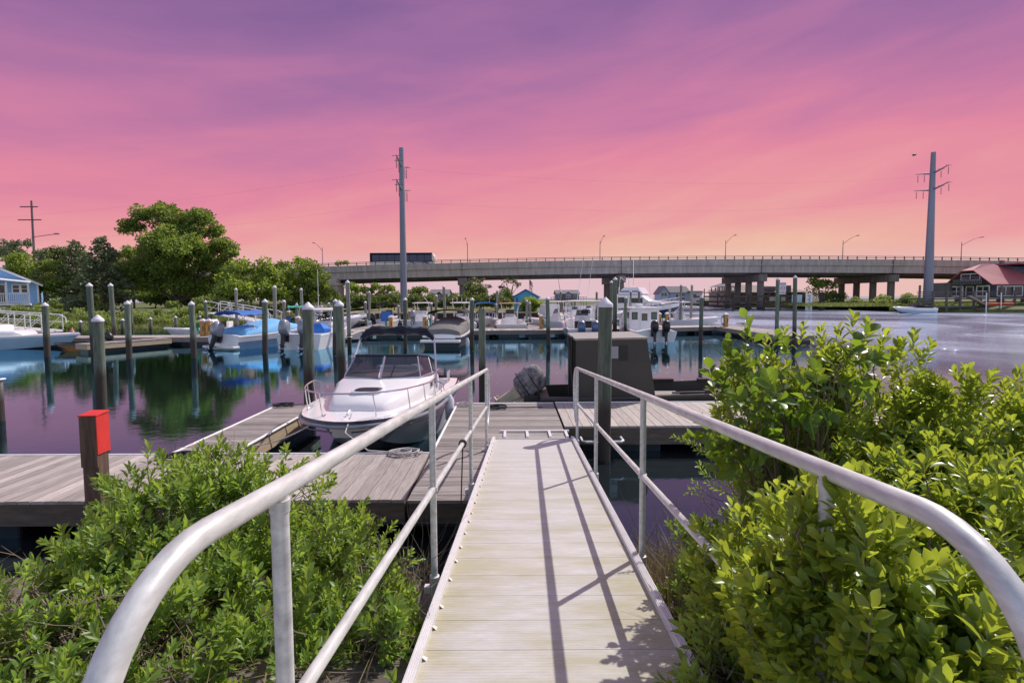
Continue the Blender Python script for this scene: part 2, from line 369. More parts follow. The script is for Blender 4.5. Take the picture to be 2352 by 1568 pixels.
RS = [tuple(G(x, y)[:2]) for x, y in ((1560, 701), (1700, 705), (1850, 709), (1990, 710.5), (2045, 712), (2068, 716.5), (2160, 717), (2352, 719), (3300, 716))]
land('right_shore', RS, [(0, -.5), (.7, .5), (3, .95), (30, 1.1), (70, .6)], M_marsh)
land('house_lawn', [(66, 82.5), (120, 80.5)], [(0, 1.0), (6, 1.15), (30, 1.3)], mat('bright_lawn', (.20, .30, .04), .95, var=.2))

# ================================================================ BRIDGE
bz = lambda x: 9.85 - 1.85e-4*(x-38)**2
BY0, BY1 = 100., 116.
br = thing('road_bridge', 'long low concrete road bridge crossing the whole view above the marina', 'bridge', (0, 0, 0))
sec = np.linspace(-95, 130, 76)
def beam(y0, y1, d0, d1, name, mt, tone=0.):
    s_ = MB(); rings = [[(x, y0, bz(x)-d1), (x, y1, bz(x)-d1), (x, y1, bz(x)-d0), (x, y0, bz(x)-d0)] for x in sec]
    s_.loft(rings, tone=tone); return s_.build(name, mt, br)
beam(BY0, BY0+.35, 0, .95, 'parapet', M_conc, -.15); beam(BY1-.35, BY1, 0, .95, 'parapet', M_conc)
beam(BY0-.12, BY1+.12, .953, 1.2, 'deck_slab', M_conc, .1)
beam(BY0+.36, BY1-.36, .80, .95, 'roadway', mat('asphalt', (.055, .053, .05), .9))
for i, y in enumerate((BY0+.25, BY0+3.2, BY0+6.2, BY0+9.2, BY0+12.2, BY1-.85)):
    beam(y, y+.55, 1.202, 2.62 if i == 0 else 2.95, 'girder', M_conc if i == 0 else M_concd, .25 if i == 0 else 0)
for xj in (-37.5, -9.6, 21.2, 48.4, 73.8, 100.): MB().box(xj-.05, xj+.05, BY0-.135, BY0-.0, bz(xj)-2.6, bz(xj)+.0).build('expansion_joint', M_rail, br)
x0 = -93
post = None
s_ = MB(); s_.box(-.06, .06, -.07, .07, 0, .62); s_.box(-.1, .1, -.1, .1, 0, .05)
post = s_.build('rail_post', M_rail, br)
k = 0
for x in np.arange(-46.5, 128, 1.83):
    o = post if k == 0 else post.copy()
    if k: C.objects.link(o)
    o.location = (x, BY0+.18, bz(x)); k += 1
    if k >= 98: break
for name, zz in (('top_rail', .60), ('mid_rail', .33)):
    MB().tube([(x, BY0+.18, bz(x)+zz) for x in sec], .05, 6).build(name, M_rail, br)
    MB().tube([(x, BY1-.18, bz(x)+zz) for x in sec], .05, 6).build(name, M_rail, br)
def pier(x, y0, y1, cols=4, zb=-1.5, lab=''):
    t_ = MB(); zt = bz(x)-2.96; h = 1.35
    t_.prism([(x-.9+.5*(1-math.cos(a)) if 0 else x-.85, y0+.8)] + [(x+.85*math.sin(a), y0+.8-.8*math.cos(a)) for a in np.linspace(-PI/2, PI/2, 9)][1:] + [(x+.85, y1), (x-.85, y1)], zt-h, zt)
    t_.build('pier_cap', M_concd, br)
    for i in range(cols):
        yy = y0+1.5+(y1-y0-3.)*i/(cols-1)
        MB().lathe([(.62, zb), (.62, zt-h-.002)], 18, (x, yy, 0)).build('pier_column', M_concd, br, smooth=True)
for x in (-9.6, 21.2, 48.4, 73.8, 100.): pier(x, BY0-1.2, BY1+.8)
a_ = G(772, 700, 0)
s_ = MB(); ax = -34.4; s_.box(ax-1.6, ax+1.0, 98.6, 102, 0, 5.2); s_.box(ax-2.0, ax+1.3, 98.3, 102.3, 5.2, 5.6); s_.box(ax-1.3, ax+.7, 99, 101.5, 5.6, 6.6)
s_.build('abutment_pier', mat('pale_pier_concrete', (.44, .37, .33), .9, var=.15, scale=.8), br)
# lamps standing on the far parapet
proto = None
for i, (x, lab) in enumerate(((741, 'at the left end of the bridge, above the treetops'), (1074, 'just right of the bus'), (1378, 'above the first pier with open water beyond'),
                      (1666, 'above the middle pier with the timber fender'), (1935, 'on the bridge above the shrubby island'), (2207, 'above the red roofed house'))):
    p = PY(x, 600, BY1-.2); X = p[0]
    r_ = thing('street_lamp', 'slender curved arm lamp ' + lab, 'street lamp', (X, BY1-.2, bz(X)), 0, 'street lamps along the bridge')
    if proto is None:
        a = MB().tube([(0, 0, 0), (0, 0, 5.4)], [.10, .06], 8).build('pole', M_lamp, r_)
        b = MB().tube([(0, 0, 4.6), (0, -1.5, 5.2), (0, -3.2, 5.75), (0, -4.6, 5.9)], [.045, .045, .035, .035], 6).build('arm', M_lamp, r_)
        c = MB().box(-.14, .14, -5.3, -4.5, 5.82, 5.96).build('lamp_head', M_lamp, r_, bevel=.03); proto = (a, b, c)
    else:
        for o in proto: q = o.copy(); q.parent = r_; C.objects.link(q)
# timber fender round the middle pier, with its boards
fd = thing('pier_fender', 'dark timber fender of horizontal walers around the middle bridge pier', 'fender', (48.4, 99, 0))
s_ = MB()
for z in (.7, 1.5, 2.5): s_.box(-8.5, 5.5, -6.5, -6.2, z, z+.28, rnd.uniform(-1, 1)); s_.box(-8.6, -8.3, -6.2, 12, z, z+.28); 
s_.build('walers', M_bulk, fd)
for x in (-8.4, -5.6, -2.8, 0, 2.8, 5.2): MB().lathe([(.22, -1), (.2, 3.0)], 10, (x, -6.0, 0)).build('fender_pile', M_bulk, fd)
b_ = MB().box(1.9, 3.7, -6.62, -6.51, 1.5, 2.9).build('notice_board', mat('pale_blue_board', (.38, .5, .6), .6), fd)
gb = MB().box(4.2, 5.4, -6.9, -6.8, -.1, 3.1).build('clearance_board', M_trim, fd)
s_ = MB()
for i in range(8): s_.box(4.55 if i % 2 else 4.75, 5.05, -6.912, -6.902, .25+i*.34, .40+i*.34)
s_.build('gauge_mark', M_navy, gb)
dp = thing('dolphin_piles', 'cluster of dark tarred piles standing beside the clearance board', 'pile cluster', (56.2, 93.5, 0))
for dx, dy in ((0, 0), (.45, .1), (.2, .45)): MB().lathe([(.24, -1), (.22, 3.3)], 10, (dx, dy, 0)).build('pile', M_bulk, dp)

# ================================================================ BUS
bx0, bx1 = PY(853, 600, 106)[0], PY(1001, 600, 106)[0]
L = bx1-bx0; zb = bz((bx0+bx1)/2)-.8
bus = thing('coach_bus', 'cream coach with dark window band driving over the bridge', 'bus', ((bx0+bx1)/2, 106, zb))
s_ = MB(); hl = L/2
s_.loft([[(x, -1.25, .35), (x, 1.25, .35), (x, 1.25, z), (x, 1.1, z+.18), (x, -1.1, z+.18), (x, -1.25, z)] for x, z in ((-hl, 3.1), (-hl+.25, 3.3), (hl-.9, 3.3), (hl-.35, 3.05), (hl, 2.0))])
body = s_.build('body', mat('coach_cream', (.80, .74, .62), .35), bus, bevel=.04)
s_ = MB(); 
for i in range(8): s_.box(-hl+.5+i*1.52, -hl+1.94+i*1.52, -1.27, -1.252, 1.75, 3.0)
s_.build('side_windows', mat('coach_window', (.10, .11, .15), .5, spec=.1), bus)
MB().box(-hl+.06, hl-.55, -1.264, -1.15, 3.2, 3.43).build('roof_edge', M_nc, bus)
MB().box(-hl+.06, hl-.6, -1.264, -1.2515, 1.62, 3.198).build('dark_band', mat('coach_dark_band', (.006, .008, .02), .6, spec=.1), bus)
MB().slab([(hl-.32, -1.1, 3.0), (hl-.32, 1.1, 3.0), (hl+.02, 1.1, 1.6), (hl+.02, -1.1, 1.6)], (.02, 0, .01)).build('windscreen', M_gl, bus)
s_ = MB()
for k in range(3): s_.tube([(hl-5.5+u*4.5, -1.262, .9+k*.16+.5*math.sin(u*2.6+.2*k)) for u in np.linspace(0, 1, 9)], .05, 5)
s_.build('swoosh', mat('purple_stripe', (.12, .06, .25), .4), bus)
for x in (-hl+2.6, hl-2.7):
    for y in (-1.2, .95):
        wv = MB().tube([(x, y, .5), (x, y+.26, .5)], .5, 18).build('wheel', M_rubber, bus); MB().tube([(x, y-.02, .5), (x, y+.0, .5)], .28, 12).build('rim', M_silver, wv)
MB().tube([(hl-.3, -1.3, 2.6), (hl+.15, -1.55, 2.4), (hl+.15, -1.55, 2.0)], .05, 6).build('mirror', M_black, bus)

# ================================================================ STEEL TRANSMISSION POLES, WOODEN POLE, CABLES
def tpole(xt, yt, xb, yb, Y, r0, r1, label, arms):
    a = PY(xb, yb, Y); b = PY(xt, yt, Y); z0 = min(a[2], .9)-.5
    r_ = thing('transmission_pole', label, 'utility pole', (a[0], Y, 0), 0, 'steel transmission poles'); r_.rotation_euler = (0, math.atan2(b[0]-a[0], b[2]-a[2])*.5, 0)
    MB().tube([(0, 0, z0), (0, 0, b[2])], [r0, r1], 12).build('pole', M_gsteel, r_, smooth=True)
    MB().lathe([(r0*1.2, z0), (r0*1.2, .95), (r0*1.02, .96)], 14).build('footing', M_conc, r_)
    tips = []
    for yy, half, sl in arms:
        z = PY(xt, yy, Y)[2]
        arm = MB().tube([(0, -half, z+.55), (0, -.3, z), (0, .3, z), (0, half, z+.55)], [.06, .16, .16, .06], 8).build('cross_arm', M_gsteel, r_)
        for q in (-half, -half*.55, half*.55, half):
            zt = z+.55*abs(q)/half-.06
            s_ = MB().tube([(0, q, zt), (0, q, zt-1.35)], .03, 6)
            for j in range(8): s_.lathe([(.03, 0), (.1, .02), (.03, .06)], 8, (0, q, zt-1.25+j*.13))
            s_.build('insulator', M_lamp, arm)
            MB().tube([(-.5, q, zt+.02), (.5, q, zt+.02)], .03, 5).build('arm_brace', M_lamp, arm)
            tips.append((a[0], Y+q, zt-1.35))
    return tips
t1 = tpole(922, 340, 928, 709, 62, .43, .27, 'tall slim steel transmission pole rising behind the open motorboat', ((382, 2.7, 0), (436, 2.9, 0)))
t2 = tpole(2142, 350, 2131, 697, 84, .72, .33, 'tall thick steel transmission pole by the red roofed house', ((398, 3.0, 0), (436, 3.2, 0)))
for i, lv in ((0, 'upper'), (7, 'lower')):
    for (A, B_, sd_) in ((t1[i], t2[i], 'running right to the thicker pole'), (t1[i], (t1[i][0]-95, t1[i][1]+25, t1[i][2]-2), 'running off to the left')):
        pts = [(A[0]+(B_[0]-A[0])*u, A[1]+(B_[1]-A[1])*u, A[2]+(B_[2]-A[2])*u-4*1.6*u*(1-u)) for u in np.linspace(0, 1, 15)]
        tag(MB().tube(pts, .005, 4).build('power_cable', M_lamp), 'thin %s power cable from the middle steel pole, %s' % (lv, sd_), 'cable', 'power cables')
a = PY(78, 600, 95); b = PY(72, 461, 95)
r_ = thing('wooden_power_pole', 'weathered wooden power pole with two crossarms above the trees on the left', 'utility pole', (a[0], 95, 1))
MB().tube([(0, 0, 0), (b[0]-a[0], 0, b[2]-1)], [.24, .15], 10).build('pole', mat('pole_wood', (.15, .12, .12), .9), r_)
for yy, h_ in ((476, 1.6), (506, 2.1)):
    z = PY(74, yy, 95)[2]-1; MB().box(-h_-.3, h_-.3, -.1, .1, z, z+.16).build('crossarm', M_bark, r_)
MB().tube([(-.2, 0, PY(75, 545, 95)[2]-1), (2.2, 0, PY(75, 541, 95)[2]-1), (4.2, 0, PY(75, 538, 95)[2]-1)], .06, 6).build('lamp_arm', M_lamp, r_)
MB().box(4.0, 4.9, -.12, .12, PY(75, 539, 95)[2]-1, PY(75, 537, 95)[2]-.9).build('lamp_head', M_lamp, r_, bevel=.03)

# ================================================================ BUILDINGS
def window(par, x0, x1, z0, z1, y, nx=1, ny=1, mt=None, side='y', fr=.08):
    def bx(s_, a, b, c, d, e, f): 
        return s_.box(a, b, e, f, c, d) if side == 'y' else s_.box(e, f, a, b, c, d)
    s_ = MB(); o = .04
    for (a, b, c, d) in ((x0-fr, x1+fr, z1, z1+fr), (x0-fr, x1+fr, z0-fr, z0), (x0-fr, x0, z0, z1), (x1, x1+fr, z0, z1)): bx(s_, a, b, c, d, y-o, y+.01)
    for i in range(1, nx): xx = x0+(x1-x0)*i/nx; bx(s_, xx-fr*.35, xx+fr*.35, z0, z1, y-o*.8, y)
    for i in range(1, ny): zz = z0+(z1-z0)*i/ny; bx(s_, x0, x1, zz-fr*.3, zz+fr*.3, y-o*.7, y)
    f = s_.build('window', M_trim, par); g_ = MB(); bx(g_, x0, x1, z0, z1, y-.012, y+.02); g_.build('pane', M_glh, f); return f
def gable(par, x0, x1, y0, y1, z0, ze, zr, wall, roof, axis='y', over=.3, name='roof'):
    s_ = MB()
    if axis == 'y':       # ridge runs along y, gable faces -y
        xm = (x0+x1)/2
        s_.loft([[(x0, y, z0), (x1, y, z0), (x1, y, ze), (xm, y, zr), (x0, y, ze)] for y in (y0, y1)])
        s_.build('wall', wall, par); r = MB(); k = (zr-ze)/(xm-x0)
        for sx in (-1, 1):
            xe = xm+sx*((x1-x0)/2+over); zz = ze-over*k
            r.slab([(xm, y0-over, zr+.03), (xe, y0-over, zz+.03), (xe, y1+over, zz+.03), (xm, y1+over, zr+.03)], (0, 0, .13))
    else:
        ym = (y0+y1)/2
        s_.loft([[(x, y0, z0), (x, y1, z0), (x, y1, ze), (x, ym, zr), (x, y0, ze)] for x in (x0, x1)])
        s_.build('wall', wall, par); r = MB(); k = (zr-ze)/(ym-y0)
        for sy in (-1, 1):
            ye = ym+sy*((y1-y0)/2+over); zz = ze-over*k
            r.slab([(x0-over, ym, zr+.03), (x0-over, ye, zz+.03), (x1+over, ye, zz+.03), (x1+over, ym, zr+.03)], (0, 0, .13))
    return r.build(name, roof, par)
# blue house at the left edge, its gable over the porch
hY = 58; u = hY/1180
bh = thing('blue_house', 'bright blue clapboard house with white trim and railed porch at left edge', 'house', (-53.3, hY, 1.0), R(40))
zz = lambda y, x=40: (689-y)*u + 2.6 - 1.0
gable(bh, -12.4, 0, 0, 12, .9, zz(651), zz(651)+3.35, M_bluew, M_shin, 'y', .4)
for sx, sz, ex, ez in ((-6.2, zz(651)+3.35, .42, zz(651)-.22),): MB().slab([(sx, -.46, sz-.15), (ex, -.46, ez-.12), (ex, -.46, ez+.08), (sx, -.46, sz+.12)], (0, .04, 0)).build('white_fascia', M_trim, bh)
MB().slab([(-7, -2.0, zz(636)), (-.55, -2.0, zz(651)), (-.55, 0, zz(647)), (-7, 0, zz(628))], (0, 0, .1)).build('porch_roof', M_trim, bh)
MB().box(-12, -.6, -2.0, -.001, zz(700), zz(696)).build('porch_floor', M_trim, bh)
for x in (-6.6, -4.2, -2.5, -.8): MB().box(x, x+.16, -1.95, -1.8, zz(696), zz(650)+.05).build('porch_post', M_trim, bh)
s_ = MB(); s_.box(-12, -.7, -1.95, -1.87, zz(675), zz(673)); s_.box(-12, -.7, -1.95, -1.87, zz(694), zz(692))
for x in np.arange(-12, -.7, .16): s_.box(x, x+.06, -1.94, -1.88, zz(692), zz(675))
s_.build('porch_railing', M_trim, bh)
for x in (-2.05, -1.35): window(bh, x, x+.5, zz(671), zz(655), 0, 1, 2, fr=.1)
window(bh, -3.6, -2.7, zz(693), zz(655), 0, 2, 1, fr=.12)
s_ = MB(); 
for k in range(14): s_.box(-12.4, .0, -.012, -.003, .95+k*.2, .965+k*.2)
s_.build('clapboard_lines', M_mblue, bh)
MB().box(-.12, .03, -.03, .1, .9, zz(650)).build('corner_board', M_trim, bh)

# SUV by the trees
sv = thing('parked_suv', 'dark navy suv parked under the trees beyond the marsh shrubs', 'suv', (*PY(188, 706, 66)[:2], 1.25), R(12))
s_ = MB(); s_.loft([[(x, -.92, a), (x, .92, a), (x, .92, b), (x, .8, c), (x, -.8, c), (x, -.92, b)] for x, a, b, c in ((-2.4, .45, 1.05, 1.1), (-2.3, .3, 1.1, 1.15), (-1.3, .3, 1.12, 1.2), (-.9, .3, 1.12, 1.8), (1.9, .3, 1.12, 1.82), (2.3, .35, 1.1, 1.3), (2.4, .45, .9, 1.0))])
s_.build('body', M_navy, sv, bevel=.05)
MB().box(-.8, 1.9, -.93, -.85, 1.2, 1.65).build('side_window', M_gl, sv)
for x in (-1.5, 1.5):
    wv = MB().tube([(x, -.95, .38), (x, -.72, .38)], .38, 16).build('wheel', M_rubber, sv); MB().tube([(x, -.97, .38), (x, -.95, .38)], .22, 10).build('rim', M_silver, wv)
MB().box(2.3, 2.42, -.85, -.6, .8, 1.1).build('tail_light', M_red, sv)

# blue shed with flag
p = PY(1181, 709, 64); u = 64/1180
sh = thing('blue_shed', 'small bright blue shed with low gable behind a round bush', 'shed', (p[0], 64, .95), R(-6))
gable(sh, 0, 2.9, 0, 3.4, 0, 1.75, 2.55, mat('shed_blue', (.10, .36, .56), .7, var=.06, stretch=(1, 1, .2)), M_shin, 'y', .22)
for x in (.25, 1.95): MB().box(x, x+.22, -.03, 0, .9, 1.7).build('shutter', M_mblue, sh)
MB().slab([(-.3, -.24, 1.6), (1.45, -.24, 2.6), (3.2, -.24, 1.6), (3.2, -.24, 1.72), (1.45, -.24, 2.74), (-.3, -.24, 1.72)], (0, .04, 0)).build('bargeboard', M_mblue, sh)
p = PY(1216, 700, 66)
fl = thing('flagpole', 'small striped flag hanging from a pole behind the blue shed', 'flag', (p[0], 66, .9))
MB().tube([(0, 0, 0), (0, 0, 4.1)], .03, 6).build('pole', M_trim, fl)
f_ = MB()
for i in range(7): f_.slab([(0.03, 0, 4.0-i*.16), (.42+.05*math.sin(i), .05, 3.55-i*.19), (.42+.05*math.sin(i), .05, 3.38-i*.19), (0.03, 0, 3.86-i*.16)], (0, .02, 0), mi=i % 2)
f_.build('flag_cloth', [M_red, M_trim], fl); MB().slab([(0.02, -.03, 4.05), (.25, -.01, 3.8), (.25, -.01, 3.2), (.02, -.03, 3.4)], (0, .015, 0)).build('canton', M_navy, fl)

def simple_house(name, label, x0, x1, yt, ye, yb, Y, depth, wall, roof, axis='x', wins=(), dormer=None, zb=None, stilts=False):
    A = PY(x0, yb, Y); B = PY(x1, yb, Y); z0 = A[2] if zb is None else zb; u = Y/1180
    h = thing(name, label, 'house', (A[0], Y, 0)); W = B[0]-A[0]
    ze = PY(x0, ye, Y)[2]; zr = PY(x0, yt, Y+depth/2)[2]
    gable(h, 0, W, 0, depth, z0, ze, zr, wall, roof, axis, .35)
    for (a, b, c, d) in wins: window(h, (a-x0)*u, (b-x0)*u, PY(x0, d, Y)[2], PY(x0, c, Y)[2], 0, 1 if b-a < 6 else 2, 2, fr=.1)
    if dormer:
        a, b, c, d = dormer; gable(h, (a-x0)*u, (b-x0)*u, -1.2, 3, PY(x0, yb, Y)[2]+.3, PY(x0, d, Y)[2], PY(x0, c, Y)[2], wall, roof, 'y', .3, 'dormer_roof')
        window(h, (a+4-x0)*u, (b-4-x0)*u, PY(x0, d+8, Y)[2], PY(x0, d+1, Y)[2], -1.2, 2, 2, fr=.12)
    if stilts:
        for x in np.linspace(.3, W-.3, 7): MB().box(x-.12, x+.12, .2, .44, -.5, z0-.002).build('stilt', M_pier, h)
        MB().box(-2, W+2, -2.5, -.01, z0-.3, z0-.05).build('deck', M_pier, h)
        s_ = MB(); s_.box(-2, W+2, -2.5, -2.4, z0+.9, z0+1.0)
        for x in np.linspace(-2, W+2, 14): s_.box(x-.06, x+.06, -2.5, -2.4, -.5, z0+.9)
        s_.build('deck_railing', M_pier, h)
    return h
simple_house('stilt_house', 'grey shingled stilt house with central gable far beyond the docks', 1279, 1330, 667, 675, 689, 165, 9, M_grw, M_shin, 'x', ((1283, 1289, 678, 684), (1318, 1326, 678, 684)), (1297, 1312, 671, 676), stilts=True)
simple_house('roof_house', 'low grey roofed house half hidden by trees left of the first pier', 988, 1028, 666, 676, 700, 125, 8, M_grw, M_shin, 'x', ((994, 998, 679, 686),), (1004, 1018, 671, 677))
simple_house('pale_blue_house', 'pale blue clapboard house with grey roof beyond the sportfishing yacht', 1527, 1583, 659, 672, 696, 122, 7, M_pale, M_shin, 'x', ((1534, 1537, 678, 686), (1552, 1557, 676, 686), (1566, 1572, 674, 690)), (1511, 1532, 658, 672))
wh = simple_house('flat_roof_annex', 'low plain white annex right of the pale blue house', 1586, 1613, 669, 670.5, 696, 121, 5, M_trim, M_shin, 'x', ((1592, 1599, 676, 684),))
gz = thing('stilt_gazebo', 'small grey windowed gazebo standing on braced stilts beside the middle pier', 'gazebo', (PY(1648, 690, 122)[0], 122, 0))
u = 122/1180; zc = lambda y: 2.6+(681.5-y)*u
s_ = MB(); s_.box(0, 4.2, 0, 4.2, zc(673), zc(668.)); s_.box(0, 4.2, 0, .2, zc(660), zc(658)); 
for x in (0, 1.0, 2.0, 3.1, 4.0): s_.box(x, x+.2, 0, .2, zc(668), zc(660)); s_.box(x, x+.2, 4., 4.2, zc(668), zc(660))
s_.build('cabin', M_grw, gz)
MB().loft([[(-.4, -.4, zc(658.5)), (4.6, -.4, zc(658.5)), (4.6, 4.6, zc(658.5)), (-.4, 4.6, zc(658.5))], [(2, 2, zc(649.5)), (2.3, 2, zc(649.5)), (2.3, 2.3, zc(649.5)), (2, 2.3, zc(649.5))]]).build('roof', M_shin, gz)
for x in (0.1, 2.0, 3.9): MB().tube([(x, .2, -.5), (x, .2, zc(673))], .13, 6).build('stilt', M_pier, gz)
s_ = MB()
for a, b in ((0.1, 2.), (2., 3.9)): s_.tube([(a, .1, .8), (b, .1, zc(673))], .08, 6); s_.tube([(b, .1, .8), (a, .1, zc(673))], .08, 6)
s_.build('cross_brace', M_pier, gz)
s_ = MB()
for k in range(9): s_.box(-2.6+k*.28, -2.2+k*.28, -1.2, -.2, zc(672)-k*.22, zc(671.4)-k*.22)
s_.tube([(-2.6, -1.2, zc(665)), (0, -1.2, zc(681))], .06, 5); s_.tube([(-3.6, -1.2, 0), (-3.6, -1.2, zc(663))], .1, 6); s_.box(-3.8, -2.3, -1.3, 0, zc(673), zc(671.8))
s_.build('stair', M_pier, gz)
# restaurant building
rs = thing('waterside_restaurant', 'long low building with broad brown roof and porch behind the middle pier', 'building', (PY(1664, 690, 126)[0], 126, 0))
u = 126/1180; zc = lambda y: 2.6+(680.7-y)*u; W = (1850-1664)*u
MB().box(0, W, 0, 10, .5, zc(669)).build('wall', M_brn, rs)
s_ = MB(); s_.loft([[(-1, -1.4, zc(671)), (W+1, -1.4, zc(671)), (W+1, 11, zc(671)), (-1, 11, zc(671))], [(3, 4.5, zc(651)), (W-4, 4.5, zc(657)), (W-4, 5.5, zc(657)), (3, 5.5, zc(651))]])
s_.build('roof', M_brn, rs)
MB().box(9.5, 12.2, -.6, 1.2, zc(668), zc(658)).build('roof_vent', M_shin, rs, bevel=.1)
MB().box(14, 15.6, -1.2, 1., zc(673), zc(656)).build('chimney', M_shin, rs)
s_ = MB()
for x in np.linspace(0, W, 13): s_.box(x-.1, x+.1, -1.3, -1.1, .5, zc(671))
s_.build('porch_posts', M_pier, rs)
for i in range(9): MB().box(.8+i*2.1, 2.3+i*2.1, -.06, -.01, zc(685), zc(675)).build('window', M_glh, rs)
MB().box(-1, W+1, -5.5, -1.45, .8, 1.15).build('deck', M_pier, rs)
bk = thing('timber_bulkhead', 'dark timber bulkhead holding the shore below the brown roofed building', 'bulkhead', (0, 0, 0))
s_ = MB(); p0, p1 = G(1615, 703.5), G(1850, 708.5)
for i in range(90):
    a = p0+(p1-p0)*i/90; s_.box(a[0], a[0]+abs(p1[0]-p0[0])/90*.96, a[1]-.4, a[1]-.15, -.6, 1.35, rnd.uniform(-1, 1))
s_.build('planks', M_bulk, bk)
MB().tube([(p0[0], p0[1]-.5, 1.1), (p1[0], p1[1]-.5, 1.1)], .12, 6).build('waler', M_bulk, bk)
s_ = MB(); s_.box(59.4, 63, 118.5, 118.6, 1.5, 2.6); tag(s_.build('white_fence_panel', M_trim), 'short white fence panel on the shore below the brown roofed building', 'fence')

# red roofed house
rh = thing('red_roof_house', 'dark shingled house with clipped red metal roof on the right shore', 'house', (79, 84.8, 0))
e0, e1, er = 4.55, 4.55, 7.85; D_ = 8.4
s_ = MB(); s_.loft([[(x, 0, 2.2), (x, D_, 2.2), (x, D_, e0), (x, D_*.63, 6.6), (x, D_*.37, 6.6), (x, 0, e0)] for x in (0, 26)])
s_.build('wall', M_dark, rh)
s_ = MB(); ym = D_/2; o = .45
s_.slab([(1.9, ym, er), (-.5, D_*.37-.1, 6.75), (-.4, -o, e0-.25), (5.6, -o, e0-.25), (4.0, ym, er)], (0, 0, .14))
s_.slab([(1.9, ym, er), (-.5, D_*.63+.1, 6.75), (-.5, D_+o, e0-.25), (26, D_+o, e0-.25), (26, ym, er)], (0, 0, .14))
s_.slab([(1.9, ym, er), (-.5, D_*.63+.1, 6.75), (-.5, D_*.37-.1, 6.75)], (0, 0, .14))
s_.slab([(4.0, ym, er), (5.6, -o, e0-.25), (26, -o, e0-.25), (26, -.1, e0), (9, -.1, e0), (6.2, 2.6, 6.6)], (0, 0, .12))
rf = s_.build('roof', M_redr, rh)
MB().box(5.2, 5.7, ym-.2, ym+.3, er, er+.75).build('chimney', M_shin, rf)
s_ = MB(); s_.loft([[(5.2, ym-.1, 7.8), (26, ym-.1, 7.8), (26, 0.25, 7.7), (6.2, 2.6, 7.4)], [(5.0, ym-.1, e0+.6), (26, ym-.1, e0+.1), (26, .25, e0+.1), (9.2, .25, e0+.1)]])
s_.build('dormer', mat('blue_grey_shingle_wall', (.085, .09, .13), .85, var=.3, scale=4), rh)
MB().box(4.6, 26, .1, ym, 7.75, 7.95).build('dormer_roof', M_redr, rh)
window(rh, 9.6, 13.2, 4.9, 7.3, .22, 2, 1, fr=.2)
for (a, b, nx) in ((.5, 2.6, 2), (5.5, 7.8, 2)): window(rh, a, b, 2.55, 4.05, 0, nx, 2, side='x', fr=.2)
window(rh, 3.4, 4.7, 2.2, 4.05, 0, 1, 1, side='x', fr=.12)
window(rh, 2.3, 5.8, 5.3, 6.2, 0, 2, 1, side='x', fr=.14)
window(rh, 1.0, 5.0, 2.6, 4.0, 0, 3, 1, fr=.16)
bal = MB().box(-.9, -.02, 1.0, 6.6, 4.35, 4.5).build('balcony', M_dark, rh)
s_ = MB(); s_.box(-.9, -.82, 1.0, 6.6, 5.2, 5.3)
for y in np.arange(1.0, 6.6, .3): s_.box(-.9, -.84, y, y+.08, 4.5, 5.2)
s_.build('balcony_railing', M_grw, bal)
MB().box(-.5, 3.2, D_*.9, D_+3.5, 2.2, 4.9).build('side_annex', M_shin, rh)
# its waterside pier
pr = thing('house_pier', 'grey timber pier with railing and piles in front of the red roofed house', 'pier', (0, 0, 0))
s_ = MB(); s_.box(62.5, 105, 79.3, 82.6, 2.0, 2.2)
s_.build('decking', M_pier, pr)
s_ = MB()
for z in (2.55, 2.85, 3.1): s_.box(62.5, 105, 79.3, 79.42, z, z+.1)
s_.build('railing', M_pier, pr)
for i, x in enumerate(np.arange(62.7, 104, 2.1)): MB().lathe([(.17, -1), (.15, 3.3 if i % 3 else 4.2)], 8, (x, 79.15, 0)).build('pile', M_pier, pr)
s_ = MB()
for i, x in enumerate(np.arange(62.7, 102, 2.1)):
    if i % 2 == 0: s_.tube([(x, 79.2, .4), (x+2.1, 79.2, 1.9)], .09, 5)
s_.box(62, 105, 78.9, 79.05, .75, 1.0); s_.build('brace', M_pier, pr)
MB().box(70, 90, 77.3, 79.2, .45, .6).build('low_walkway', M_pier, pr)
MB().slab([(72.2, 79., 1.0), (72.9, 79, 1.0), (69.9, 79, 2.6), (69.2, 79, 2.6)], (0, -.8, 0)).build('ramp_board', M_brn, pr)
ky = thing('red_kayak', 'red kayak lying on a rack below the pier of the red roofed house', 'kayak', (*PY(2297, 696, 77)[:2], PY(2297, 697, 77)[2]), 0)
s_ = MB(); s_.loft([[(x, w_*math.cos(a), .22*math.sin(a)*(1 if math.sin(a) < 0 else .55)+.15*abs(x/2.)**3*.3) for a in np.linspace(0, 2*PI, 12, endpoint=False)] for x, w_ in ((-2.1, .02), (-1.7, .2), (-.9, .34), (0, .38), (.9, .34), (1.7, .2), (2.1, .02))])
s_.build('hull', mat('red_plastic', (.65, .05, .035), .35), ky, smooth=True); MB().box(-.45, .45, -.2, .2, .1, .16).build('cockpit', M_black, ky)
for i, x in enumerate((2266, 2300)):
    p = PY(x, 700, 76.6); tag(MB().tube([(p[0], p[1], -.3), (p[0]-.1, p[1], 3.0)], .07, 6).build('marker_stake', M_trim), ('white stake left of the red kayak', 'white stake in front of the red kayak')[i], 'stake')
# bulkhead of the marina's far side
bk = thing('marina_bulkhead', 'low timber bulkhead along the lawn at the back of the marina', 'bulkhead', (0, 60, 0))
s_ = MB()
for i in range(140): x = -27.6+i*.229; s_.box(x, x+.22, -.12, 0, -.6, .82, rnd.uniform(-1, 1))
s_.build('planks', M_bulk, bk); MB().box(-27.7, 4.6, -.3, .25, .82, .94).build('cap_board', M_tim, bk)

